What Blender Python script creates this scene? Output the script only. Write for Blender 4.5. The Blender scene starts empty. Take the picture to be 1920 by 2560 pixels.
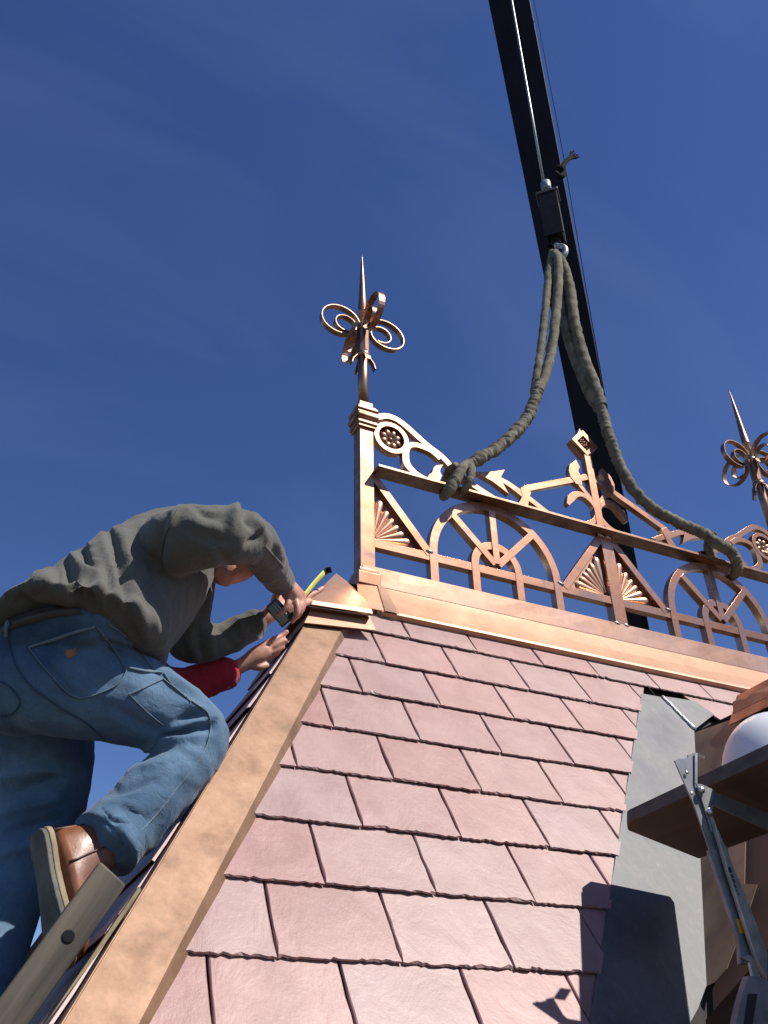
import bpy, bmesh, math, random
import numpy as np
from mathutils import Vector, Matrix, noise
from mathutils.bvhtree import BVHTree

SC = bpy.context.scene
COL = SC.collection
V = Vector
# ------------------------------------------------------------------ camera, sky, sun, exposure
FPX = 2243.7                       # focal length in pixels of a 1920 x 2560 frame
RIGHT = V((0.9005073, -0.4344194, -0.0191406))
DOWN = V((0.2314777, 0.5161624, -0.8246178))
FWD = V((0.3681096, 0.7381437, 0.5653664))
cam = bpy.data.cameras.new('camera'); camo = bpy.data.objects.new('camera', cam); COL.objects.link(camo)
cam.sensor_fit = 'VERTICAL'; cam.sensor_height = 36.0; cam.lens = FPX / 2560 * 36.0
cam.clip_start = 0.05; cam.clip_end = 3000
camo.matrix_world = Matrix((( RIGHT.x, -DOWN.x, -FWD.x, 0), (RIGHT.y, -DOWN.y, -FWD.y, 0), (RIGHT.z, -DOWN.z, -FWD.z, 0), (0, 0, 0, 1)))
SC.camera = camo
SUN = V((0.425, -0.475, 0.771)).normalized()
world = bpy.data.worlds.new('World'); SC.world = world; world.use_nodes = True
wn = world.node_tree.nodes; wl = world.node_tree.links
sky = wn.new('ShaderNodeTexSky'); sky.sky_type = 'NISHITA'; sky.sun_disc = False
sky.sun_elevation = math.asin(SUN.z); sky.sun_rotation = math.atan2(SUN.x, SUN.y)
sky.altitude = 1500; sky.air_density = 1.0; sky.dust_density = 0.25; sky.ozone_density = 1.5
wn['Background'].inputs['Strength'].default_value = 0.10
hs = wn.new('ShaderNodeHueSaturation'); hs.inputs['Saturation'].default_value = 1.22; hs.inputs['Hue'].default_value = 0.516
wl.new(sky.outputs[0], hs.inputs['Color']); 
wtc = wn.new('ShaderNodeTexCoord'); wmp = wn.new('ShaderNodeMapping'); wmp.inputs['Rotation'].default_value = (0.3, 0.9, 0.4); wmp.inputs['Scale'].default_value = (1.2, 4.5, 1.6)
wno = wn.new('ShaderNodeTexNoise'); wno.inputs['Scale'].default_value = 1.6; wno.inputs['Detail'].default_value = 5; wno.inputs['Distortion'].default_value = 0.6
wl.new(wtc.outputs['Generated'], wmp.inputs[0]); wl.new(wmp.outputs[0], wno.inputs['Vector'])
wrp = wn.new('ShaderNodeValToRGB'); wrp.color_ramp.elements[0].position = 0.48; wrp.color_ramp.elements[0].color = (0, 0, 0, 1); wrp.color_ramp.elements[1].position = 0.80; wrp.color_ramp.elements[1].color = (0.06, 0.06, 0.06, 1)
wl.new(wno.outputs['Fac'], wrp.inputs[0])
wmx = wn.new('ShaderNodeMix'); wmx.data_type = 'RGBA'; wl.new(wrp.outputs[0], wmx.inputs[0]); wl.new(hs.outputs[0], wmx.inputs[6]); wmx.inputs[7].default_value = (3.6, 4.4, 6.2, 1)   # thin high cirrus
wl.new(wmx.outputs[2], wn['Background'].inputs[0])
sun = bpy.data.lights.new('sun', 'SUN'); sun.energy = 5.0; sun.angle = math.radians(0.53); sun.color = (1.0, 0.94, 0.86)
suno = bpy.data.objects.new('sun', sun); COL.objects.link(suno)
suno.rotation_euler = SUN.to_track_quat('Z', 'Y').to_euler()
SC.view_settings.view_transform = 'Standard'; SC.view_settings.look = 'None'
SC.view_settings.exposure = 0.25; SC.view_settings.gamma = 1.0; SC.view_settings.use_curve_mapping = False

# ------------------------------------------------------------------ geometry helpers
def ray(x, y): return FWD + RIGHT * ((x - 960) / FPX) + DOWN * ((y - 1280) / FPX)
def at(x, y, t): return ray(x, y).normalized() * t              # sight line and distance -> point
def atY(x, y, Y): d = ray(x, y); return d * (Y / d.y)
TH = math.radians(58.7413); DR = 1.58
N = V((0, -math.sin(TH), math.cos(TH))); S = V((0, math.cos(TH), math.sin(TH)))   # front roof face
NL = V((-0.873, 0, 0.488)).normalized(); SL = V((0.488, 0, 0.873)).normalized(); DL = 0.17
def F(x, s, h=0.0): return V((x, 0, 0)) + S * s + N * (h - DR)
def L(y, s, h=0.0): return V((0, y, 0)) + SL * s + NL * (h - DL)
def roof_px(x, y, h=0.0):
    d = ray(x, y); return d * ((h - DR) / d.dot(N))
def rs(x, y, h=0.0):
    p = roof_px(x, y, h); return p.x, p.dot(S)
RND = random.Random(7)

def link(name, me, mat=None, parent=None):
    o = bpy.data.objects.new(name, me); COL.objects.link(o)
    if mat is not None and not me.materials: me.materials.append(mat)
    if parent is not None: o.parent = parent
    return o
def mesh(name, vs, fs, mat=None, parent=None, smooth=False):
    me = bpy.data.meshes.new(name); me.from_pydata([tuple(v) for v in vs], [], fs); me.update()
    bm = bmesh.new(); bm.from_mesh(me); bmesh.ops.recalc_face_normals(bm, faces=bm.faces); bm.to_mesh(me); bm.free()
    if smooth:
        for p in me.polygons: p.use_smooth = True
    return link(name, me, mat, parent)
def thing(name, label, cat, group=None, loc=(0, 0, 0)):
    o = bpy.data.objects.new(name, None); COL.objects.link(o); o.empty_display_size = 0.1
    o.location = loc; o['label'] = label; o['category'] = cat
    if group: o['group'] = group
    return o
def tag(o, label, cat, group=None):
    o['label'] = label; o['category'] = cat
    if group: o['group'] = group
    return o
def bevel(o, w, seg=2):
    m = o.modifiers.new('bevel', 'BEVEL'); m.width = w; m.segments = seg; m.limit_method = 'ANGLE'; m.angle_limit = math.radians(40)
    for p in o.data.polygons: p.use_smooth = True
    m.harden_normals = True
    return o
def box_pts(c8): return c8, [(0,1,3,2),(4,6,7,5),(0,2,6,4),(1,5,7,3),(0,4,5,1),(2,3,7,6)]
def box(name, lo, hi, mat, parent=None, bv=0.0):
    vs = [(x, y, z) for x in (lo[0], hi[0]) for y in (lo[1], hi[1]) for z in (lo[2], hi[2])]
    o = mesh(name, *box_pts(vs), mat, parent)
    if bv: bevel(o, bv)
    return o
def obox(name, c, ax, ay, az, hx, hy, hz, mat, parent=None, bv=0.0):
    ax = V(ax).normalized(); ay = V(ay).normalized(); az = V(az).normalized(); c = V(c)
    vs = [c + ax * (i * hx) + ay * (j * hy) + az * (k * hz) for i in (-1, 1) for j in (-1, 1) for k in (-1, 1)]
    o = mesh(name, *box_pts(vs), mat, parent)
    if bv: bevel(o, bv)
    return o
def cr(pts, n=6):
    """Catmull-Rom through points"""
    P = [V(p) for p in pts]; out = []
    for i in range(len(P) - 1):
        p0 = P[max(i - 1, 0)]; p1 = P[i]; p2 = P[i + 1]; p3 = P[min(i + 2, len(P) - 1)]
        for k in range(n):
            t = k / n
            out.append(0.5 * ((2 * p1) + (p2 - p0) * t + (2 * p0 - 5 * p1 + 4 * p2 - p3) * t * t + (3 * p1 - p0 - 3 * p2 + p3) * t ** 3))
    out.append(P[-1]); return out
def lerp_list(vals, n):
    out = []
    for i in range(len(vals) - 1):
        for k in range(n): out.append(vals[i] + (vals[i + 1] - vals[i]) * k / n)
    out.append(vals[-1]); return out
def tube_data(pts, rad, seg=10, rfun=None, caps=True):
    vs = []; fs = []; n = len(pts)
    up = V((0.13, 0.31, 0.94)); prev = None
    for i, p in enumerate(pts):
        t = (pts[min(i + 1, n - 1)] - pts[max(i - 1, 0)]).normalized()
        if prev is None: a = t.cross(up).normalized()
        else: a = (prev - t * prev.dot(t)).normalized()
        prev = a; b = t.cross(a)
        r = rad[i] if isinstance(rad, (list, tuple)) else rad
        for k in range(seg):
            an = 2 * math.pi * k / seg
            rr = r * (rfun(i, an) if rfun else 1.0)
            vs.append(p + (a * math.cos(an) + b * math.sin(an)) * rr)
    for i in range(n - 1):
        for k in range(seg):
            fs.append((i * seg + k, i * seg + (k + 1) % seg, (i + 1) * seg + (k + 1) % seg, (i + 1) * seg + k))
    if caps:
        fs.append(tuple(range(seg - 1, -1, -1))); fs.append(tuple((n - 1) * seg + k for k in range(seg)))
    return vs, fs
def tube(name, pts, rad, mat, parent=None, seg=10, rfun=None):
    return mesh(name, *tube_data(pts, rad, seg, rfun), mat, parent, smooth=True)
def lathe(name, c, prof, mat, parent=None, seg=24, axis=V((0, 0, 1)), smooth=True):
    """prof: (radius, height) list around axis at c"""
    a = axis.orthogonal().normalized(); b = axis.cross(a); vs = []; fs = []
    for r, h in prof:
        for k in range(seg):
            an = 2 * math.pi * k / seg
            vs.append(V(c) + axis * h + (a * math.cos(an) + b * math.sin(an)) * r)
    n = len(prof)
    for i in range(n - 1):
        for k in range(seg): fs.append((i * seg + k, i * seg + (k + 1) % seg, (i + 1) * seg + (k + 1) % seg, (i + 1) * seg + k))
    fs.append(tuple(range(seg))); fs.append(tuple((n - 1) * seg + k for k in range(seg)))
    return mesh(name, vs, fs, mat, parent, smooth)
def prism(name, pts2, y0, y1, mat, parent=None, bv=0.0015):
    """outline in X,Z given depth y0..y1"""
    n = len(pts2)
    vs = [(x, y0, z) for x, z in pts2] + [(x, y1, z) for x, z in pts2]
    fs = [tuple(range(n)), tuple(range(2 * n - 1, n - 1, -1))] + [(i, (i + 1) % n, n + (i + 1) % n, n + i) for i in range(n)]
    o = mesh(name, vs, fs, mat, parent)
    if bv: bevel(o, bv, 1)
    return o
def ribbon(name, pts2, w, y0, y1, mat, parent=None, closed=False, bv=0.0015):
    """flat bar following a line in X,Z"""
    P = [V((p[0], p[1])) for p in pts2]; n = len(P); vs = []; fs = []
    for i in range(n):
        a = P[(i - 1) % n] if (closed or i > 0) else P[i]; b = P[(i + 1) % n] if (closed or i < n - 1) else P[i]
        t = (b - a).normalized(); m = V((-t.y, t.x))
        ww = (w[i] if isinstance(w, (list, tuple)) else w) / 2
        for q in (P[i] + m * ww, P[i] - m * ww):
            vs.append((q.x, y0, q.y)); vs.append((q.x, y1, q.y))
    for i in range(n if closed else n - 1):
        j = (i + 1) % n; a = 4 * i; b = 4 * j
        fs += [(a, b, b + 2, a + 2), (a + 1, a + 3, b + 3, b + 1), (a, a + 1, b + 1, b), (a + 2, b + 2, b + 3, a + 3)]
    if not closed:
        fs += [(0, 2, 3, 1), (4 * n - 4, 4 * n - 3, 4 * n - 1, 4 * n - 2)]
    o = mesh(name, vs, fs, mat, parent)
    if bv: bevel(o, bv, 1)
    return o
def arc2(cx, cz, r, a0, a1, n=24):
    return [(cx + r * math.cos(math.radians(a0 + (a1 - a0) * i / n)), cz + r * math.sin(math.radians(a0 + (a1 - a0) * i / n))) for i in range(n + 1)]

# ------------------------------------------------------------------ materials
def new_mat(name):
    m = bpy.data.materials.new(name); m.use_nodes = True
    return m, m.node_tree.nodes, m.node_tree.links, m.node_tree.nodes['Principled BSDF']
def ramp(nd, lk, src, stops):
    r = nd.new('ShaderNodeValToRGB'); e = r.color_ramp.elements
    while len(e) < len(stops): e.new(0.5)
    for k, (p, c) in enumerate(stops): e[k].position = p; e[k].color = (*c, 1) if len(c) == 3 else c
    lk.new(src, r.inputs[0]); return r
def tex(nd, lk, scale, detail=4, rough=0.55, dist=0.0, stretch=None, rnd=False):
    tc = nd.new('ShaderNodeTexCoord'); mp = nd.new('ShaderNodeMapping'); lk.new(tc.outputs['Object'], mp.inputs[0])
    if stretch: mp.inputs['Scale'].default_value = stretch
    n = nd.new('ShaderNodeTexNoise'); n.inputs['Scale'].default_value = scale; n.inputs['Detail'].default_value = detail
    n.inputs['Roughness'].default_value = rough; n.inputs['Distortion'].default_value = dist
    lk.new(mp.outputs[0], n.inputs['Vector'])
    if rnd:
        oi = nd.new('ShaderNodeObjectInfo'); ml = nd.new('ShaderNodeMath'); ml.operation = 'MULTIPLY'; ml.inputs[1].default_value = 37
        lk.new(oi.outputs['Random'], ml.inputs[0]); cb = nd.new('ShaderNodeCombineXYZ'); lk.new(ml.outputs[0], cb.inputs[0]); lk.new(ml.outputs[0], cb.inputs[1])
        lk.new(cb.outputs[0], mp.inputs['Location'])
    return n
def bumpn(nd, lk, bs, src, strength, distance):
    b = nd.new('ShaderNodeBump'); b.inputs['Strength'].default_value = strength; b.inputs['Distance'].default_value = distance
    lk.new(src, b.inputs['Height']); lk.new(b.outputs[0], bs.inputs['Normal']); return b
def simple(name, c1, c2, rough=0.6, metal=0.0, scale=12, detail=5, bump=0.0, bdist=0.002, stretch=None, spec=0.5, lo=0.35, hi=0.65, rough2=None, bscale=None, rnd=False):
    m, nd, lk, bs = new_mat(name)
    n = tex(nd, lk, scale, detail, stretch=stretch, rnd=rnd)
    r = ramp(nd, lk, n.outputs['Fac'], [(lo, c1), (hi, c2)]); lk.new(r.outputs[0], bs.inputs['Base Color'])
    bs.inputs['Roughness'].default_value = rough; bs.inputs['Metallic'].default_value = metal
    bs.inputs['Specular IOR Level'].default_value = spec
    if rough2 is not None:
        rr = ramp(nd, lk, n.outputs['Fac'], [(lo, (rough,) * 3), (hi, (rough2,) * 3)]); lk.new(rr.outputs[0], bs.inputs['Roughness'])
    if bump:
        nb = tex(nd, lk, bscale or scale * 3, 6, 0.6, stretch=stretch, rnd=rnd)
        bumpn(nd, lk, bs, nb.outputs['Fac'], bump, bdist)
    return m
def copper(name, a, b, c, rough=(0.26, 0.42), scale=5.0, bump=0.12, metal=1.0, lo=0.32, hi=0.7, dist=0.8):
    """new copper sheet: streaky tarnish, finger marks, slight oil-canning"""
    m, nd, lk, bs = new_mat(name)
    n = tex(nd, lk, scale, 6, 0.66, dist=dist, rnd=True)
    r = ramp(nd, lk, n.outputs['Fac'], [(lo, a), (0.5, b), (hi, c)])
    n2 = tex(nd, lk, scale * 9, 4, 0.7, rnd=True)
    r2 = ramp(nd, lk, n2.outputs['Fac'], [(0.3, (0.8, 0.78, 0.76)), (0.6, (1, 1, 1))])
    mx = nd.new('ShaderNodeMix'); mx.data_type = 'RGBA'; mx.blend_type = 'MULTIPLY'; mx.inputs[0].default_value = 0.6
    lk.new(r.outputs[0], mx.inputs[6]); lk.new(r2.outputs[0], mx.inputs[7]); lk.new(mx.outputs[2], bs.inputs['Base Color'])
    bs.inputs['Metallic'].default_value = metal
    rr = ramp(nd, lk, n.outputs['Fac'], [(lo, (rough[1],) * 3), (hi, (rough[0],) * 3)]); lk.new(rr.outputs[0], bs.inputs['Roughness'])
    n3 = tex(nd, lk, 7, 2, 0.4, rnd=True)
    bumpn(nd, lk, bs, n3.outputs['Fac'], bump, 0.01)
    return m
M = {}
M['copper'] = copper('new_copper', (0.42, 0.22, 0.14), (0.66, 0.37, 0.24), (0.84, 0.52, 0.36), (0.32, 0.46))
M['copper_bar'] = copper('copper_bar', (0.27, 0.125, 0.07), (0.50, 0.255, 0.155), (0.80, 0.46, 0.31), (0.22, 0.42), scale=5.5, metal=0.92, bump=0.2)
M['copper_sheet'] = copper('copper_sheet', (0.40, 0.215, 0.135), (0.56, 0.32, 0.205), (0.70, 0.43, 0.29), (0.27, 0.36), scale=3.4, bump=0.16, metal=0.62)
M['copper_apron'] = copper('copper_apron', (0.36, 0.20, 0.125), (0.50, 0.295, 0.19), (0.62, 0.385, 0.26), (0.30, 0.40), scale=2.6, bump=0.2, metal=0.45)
M['copper_curb'] = copper('copper_curb', (0.42, 0.23, 0.145), (0.62, 0.36, 0.24), (0.78, 0.48, 0.34), (0.34, 0.46), scale=3.0, bump=0.2, metal=0.6)
M['copper_dark'] = copper('aged_copper', (0.20, 0.11, 0.07), (0.36, 0.21, 0.14), (0.50, 0.30, 0.21), (0.34, 0.46), scale=8)
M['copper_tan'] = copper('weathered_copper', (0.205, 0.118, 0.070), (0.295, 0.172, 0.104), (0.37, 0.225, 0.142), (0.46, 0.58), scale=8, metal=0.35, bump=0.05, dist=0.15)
M['solder'] = simple('solder', (0.45, 0.45, 0.45), (0.7, 0.7, 0.7), 0.45, 0.8, 60, bump=0.6, bdist=0.003)
M['lead'] = simple('lead_coated_copper', (0.090, 0.094, 0.102), (0.165, 0.163, 0.160), 0.48, 0.2, 5, bump=0.15, bdist=0.004, rough2=0.6)
m = M['lead']; nd = m.node_tree.nodes; lk = m.node_tree.links; bs = nd['Principled BSDF']; old = bs.inputs['Base Color'].links[0].from_socket
sn = tex(nd, lk, 26, 6, 0.7, dist=1.5, stretch=(1, 1, 0.25)); sr = ramp(nd, lk, sn.outputs['Fac'], [(0.45, (0.82, 0.84, 0.88)), (0.62, (1.0, 1.0, 1.0)), (0.74, (1.5, 1.45, 1.38))])
sx = nd.new('ShaderNodeMix'); sx.data_type = 'RGBA'; sx.blend_type = 'MULTIPLY'; sx.inputs[0].default_value = 0.8; lk.new(old, sx.inputs[6]); lk.new(sr.outputs[0], sx.inputs[7]); lk.new(sx.outputs[2], bs.inputs['Base Color'])
M['lead_stain'] = simple('stained_flashing', (0.14, 0.10, 0.08), (0.30, 0.21, 0.15), 0.5, 0.5, 6, stretch=(1, 1, 0.4))
M['deck'] = simple('roof_felt', (0.02, 0.018, 0.018), (0.035, 0.03, 0.03), 0.9)
M['slope_shade'] = simple('shaded_red_slope', (0.045, 0.020, 0.016), (0.075, 0.034, 0.026), 0.85, scale=4)  # dormer slope's shadow put into the colour as dark red-brown
M['wall'] = simple('stone_wall', (0.28, 0.25, 0.22), (0.38, 0.34, 0.30), 0.85, bump=0.4, bdist=0.01)
M['ground'] = simple('ground_paving', (0.045, 0.048, 0.04), (0.085, 0.085, 0.075), 0.9, scale=0.4)
M['wood_old'] = simple('weathered_wood', (0.045, 0.039, 0.032), (0.155, 0.128, 0.094), 0.85, scale=22, stretch=(1, 1, 0.07), bump=0.7, bdist=0.003, bscale=60)
M['wood_edge'] = simple('worn_wood', (0.27, 0.21, 0.13), (0.42, 0.33, 0.20), 0.8, scale=20, bump=0.4)
M['ply'] = simple('dark_plywood', (0.09, 0.055, 0.035), (0.17, 0.11, 0.07), 0.75, scale=6, stretch=(1, 0.12, 1), bump=0.3)
M['ply_edge'] = simple('plank_edge', (0.05, 0.055, 0.06), (0.09, 0.09, 0.09), 0.7, scale=20)
M['alu'] = simple('galvanised_steel', (0.32, 0.34, 0.34), (0.48, 0.50, 0.50), 0.42, 0.7, 30, bump=0.1)
M['alu_dull'] = simple('dull_steel', (0.20, 0.21, 0.23), (0.30, 0.31, 0.33), 0.5, 0.5, 20)
M['rivet'] = simple('rivet_steel', (0.6, 0.6, 0.58), (0.75, 0.75, 0.72), 0.3, 0.9, 30)
M['yellow'] = simple('yellow_sticker', (0.62, 0.34, 0.02), (0.7, 0.4, 0.03), 0.5)
M['black'] = simple('black_ink', (0.012, 0.012, 0.014), (0.02, 0.02, 0.022), 0.6)
M['white'] = simple('white_plastic', (0.76, 0.77, 0.79), (0.80, 0.81, 0.82), 0.28, scale=3)
M['boom'] = simple('black_boom_paint', (0.006, 0.006, 0.009), (0.013, 0.012, 0.016), 0.6, scale=3, stretch=(1, 1, 0.15), spec=0.15)
M['iron'] = simple('dark_iron', (0.008, 0.009, 0.012), (0.016, 0.016, 0.02), 0.65, 0.0, 25, bump=0.2, spec=0.15)
M['iron_top'] = simple('worn_iron', (0.05, 0.05, 0.055), (0.11, 0.11, 0.12), 0.5, 0.3, 30)
M['wire'] = simple('steel_wire', (0.25, 0.25, 0.24), (0.4, 0.4, 0.38), 0.4, 0.8, 60)
M['chrome'] = simple('bright_hook', (0.3, 0.3, 0.3), (0.5, 0.5, 0.5), 0.4, 0.7, 20)
M['sling'] = simple('olive_sling', (0.095, 0.085, 0.06), (0.215, 0.195, 0.145), 0.9, scale=18, bump=0.5, bdist=0.004, spec=0.2)
M['rope'] = simple('black_rope', (0.008, 0.008, 0.009), (0.016, 0.016, 0.017), 0.95, spec=0.1)
def cloth(name, c1, c2, scale, weave, c3=None, worn=2.5):
    m, nd, lk, bs = new_mat(name)
    n = tex(nd, lk, worn, 5, 0.6); r = ramp(nd, lk, n.outputs['Fac'], [(0.3, c1), (0.7, c2)])
    n2 = tex(nd, lk, scale, 3, 0.7); r2 = ramp(nd, lk, n2.outputs['Fac'], [(0.3, (0.88,) * 3), (0.7, (1.1,) * 3)])
    mx = nd.new('ShaderNodeMix'); mx.data_type = 'RGBA'; mx.blend_type = 'MULTIPLY'; mx.inputs[0].default_value = 0.8
    lk.new(r.outputs[0], mx.inputs[6]); lk.new(r2.outputs[0], mx.inputs[7]); lk.new(mx.outputs[2], bs.inputs['Base Color'])
    bs.inputs['Roughness'].default_value = 0.92; bs.inputs['Specular IOR Level'].default_value = 0.15
    bs.inputs['Sheen Weight'].default_value = 0.15
    w = tex(nd, lk, weave, 2, 0.5); b0_ = bumpn(nd, lk, bs, w.outputs['Fac'], 0.35, 0.0012)
    cz = tex(nd, lk, 22, 5, 0.55, dist=1.2); b1_ = nd.new('ShaderNodeBump'); b1_.inputs['Strength'].default_value = 0.55; b1_.inputs['Distance'].default_value = 0.008; lk.new(cz.outputs['Fac'], b1_.inputs['Height']); lk.new(b1_.outputs[0], b0_.inputs['Normal'])
    return m
M['jacket'] = cloth('grey_work_jacket', (0.080, 0.081, 0.070), (0.128, 0.126, 0.109), 90, 260)
M['jacket_seam'] = cloth('jacket_seam', (0.095, 0.092, 0.082), (0.14, 0.134, 0.12), 90, 260)
M['denim'] = cloth('blue_denim', (0.026, 0.060, 0.120), (0.135, 0.225, 0.320), 130, 300, worn=3.5)
M['denim_seam'] = cloth('denim_seam', (0.11, 0.16, 0.21), (0.20, 0.26, 0.31), 130, 300)
M['denim_dark'] = cloth('denim_seam_dark', (0.035, 0.06, 0.10), (0.055, 0.09, 0.14), 130, 300)
M['red'] = cloth('red_sweatshirt', (0.33, 0.018, 0.03), (0.46, 0.03, 0.045), 120, 300)
M['dark_cloth'] = cloth('dark_trousers', (0.03, 0.03, 0.035), (0.05, 0.05, 0.055), 120, 300)
M['belt'] = simple('brown_belt', (0.035, 0.025, 0.02), (0.06, 0.042, 0.032), 0.5, scale=20)
M['patch'] = simple('leather_patch', (0.26, 0.11, 0.05), (0.38, 0.17, 0.08), 0.7, scale=60)
M['boot'] = simple('brown_leather', (0.13, 0.045, 0.02), (0.27, 0.10, 0.045), 0.36, scale=12, bump=0.25, bdist=0.002, bscale=70)
M['boot_dark'] = simple('dark_leather', (0.07, 0.028, 0.015), (0.12, 0.05, 0.025), 0.5, scale=14)
M['sole'] = simple('sole_tread', (0.09, 0.085, 0.075), (0.17, 0.16, 0.135), 0.85, scale=14, bump=0.7, bdist=0.004, bscale=60)
M['midsole'] = simple('cream_midsole', (0.20, 0.15, 0.09), (0.34, 0.27, 0.17), 0.75, scale=18, bump=0.3)
m, nd, lk, bs = new_mat('skin')
n = tex(nd, lk, 26, 4); r = ramp(nd, lk, n.outputs['Fac'], [(0.3, (0.46, 0.20, 0.135)), (0.7, (0.60, 0.31, 0.22))]); lk.new(r.outputs[0], bs.inputs['Base Color'])
bs.inputs['Roughness'].default_value = 0.5; bs.inputs['Subsurface Weight'].default_value = 0.12; bs.inputs['Subsurface Radius'].default_value = (0.01, 0.004, 0.002); bs.inputs['Subsurface Scale'].default_value = 0.5
n2 = tex(nd, lk, 110, 3); bumpn(nd, lk, bs, n2.outputs['Fac'], 0.3, 0.0015); M['skin'] = m
M['hair'] = simple('grey_hair', (0.10, 0.085, 0.07), (0.2, 0.18, 0.15), 0.7, scale=80, bump=0.6)
M['tape_case'] = simple('tape_case', (0.10, 0.115, 0.12), (0.17, 0.19, 0.19), 0.28, 0.5, 30)
M['chrome_tape'] = simple('chromed_case', (0.45, 0.5, 0.5), (0.6, 0.64, 0.64), 0.22, 0.9, 20)
M['tape'] = simple('yellow_blade', (0.46, 0.47, 0.07), (0.54, 0.55, 0.10), 0.5)
# slates
m, nd, lk, bs = new_mat('purple_slate')
oi = nd.new('ShaderNodeObjectInfo')
n = tex(nd, lk, 6, 6, 0.62, dist=0.5, rnd=True)
ra = ramp(nd, lk, n.outputs['Fac'], [(0.28, (0.268, 0.147, 0.135)), (0.5, (0.330, 0.196, 0.181)), (0.75, (0.385, 0.248, 0.230))])
rb = ramp(nd, lk, oi.outputs['Random'], [(0.0, (0.96, 0.80, 0.78)), (0.25, (1.0, 0.94, 0.94)), (0.5, (0.93, 0.95, 0.97)), (0.75, (1.06, 1.04, 1.03)), (1.0, (1.06, 0.92, 0.89))])
mx = nd.new('ShaderNodeMix'); mx.data_type = 'RGBA'; mx.blend_type = 'MULTIPLY'; mx.inputs[0].default_value = 1
lk.new(ra.outputs[0], mx.inputs[6]); lk.new(rb.outputs[0], mx.inputs[7]); lk.new(mx.outputs[2], bs.inputs['Base Color'])
bs.inputs['Roughness'].default_value = 0.49; bs.inputs['Specular IOR Level'].default_value = 0.7
b1 = tex(nd, lk, 9, 8, 0.62, dist=0.6, rnd=True, stretch=(1, 0.8, 0.6)); b2 = tex(nd, lk, 70, 4, 0.6, rnd=True)
ad = nd.new('ShaderNodeMath'); ad.operation = 'MULTIPLY_ADD'; ad.inputs[1].default_value = 0.12
lk.new(b2.outputs['Fac'], ad.inputs[0]); lk.new(b1.outputs['Fac'], ad.inputs[2]); bumpn(nd, lk, bs, ad.outputs[0], 0.34, 0.010)
M['slate'] = m

# ------------------------------------------------------------------ the setting
g = mesh('ground', [(-900, -900, -9), (900, -900, -9), (900, 900, -9), (-900, 900, -9)], [(0, 1, 2, 3)], M['ground']); g['kind'] = 'structure'

# ------------------------------------------------------------------ the tower and its roof
tower = thing('tower_roof', 'steep hipped tower roof of purple slates with copper hip and ridge flashing', 'roof')
YR = 3.0                                   # ridge line in depth
def hip_x(s): return 1.055 + (s - 2.758) * 0.477          # front hip on the front face
def hip_y(s): return 1.95 + (s - 0.289) * 0.53            # front hip on the left face
XM = 2.73                                  # middle of the ridge
eav = 0.2
zf = lambda s: F(0, s, -0.02)
def F2(x, s, h): p = F(x, s, h); return p
sA, sB = eav, 3.17
fl0, fl1 = F(hip_x(sA), sA, -0.02), F(hip_x(sB), sB, -0.02)
mir = lambda p: V((2 * XM - p.x, p.y, p.z)); bak = lambda p: V((p.x, 2 * YR - p.y, p.z))
q0 = [fl0, mir(fl0), mir(bak(fl0)), bak(fl0)]; q1 = [fl1, mir(fl1), mir(bak(fl1)), bak(fl1)]
mesh('roof_deck', q0 + q1, [(0, 1, 5, 4), (1, 2, 6, 5), (2, 3, 7, 6), (3, 0, 4, 7), (4, 5, 6, 7), (0, 3, 2, 1)], M['deck'], tower)
w0 = [V((p.x + (0.25 if p.x < XM else -0.25), p.y + (0.25 if p.y < YR else -0.25), p.z)) for p in q0]
mesh('tower_wall', [V((p.x, p.y, -9)) for p in w0] + [V((p.x, p.y, w0[0].z + 0.02)) for p in w0], [(0, 1, 5, 4), (1, 2, 6, 5), (2, 3, 7, 6), (3, 0, 4, 7)], M['wall'], tower)

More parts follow.
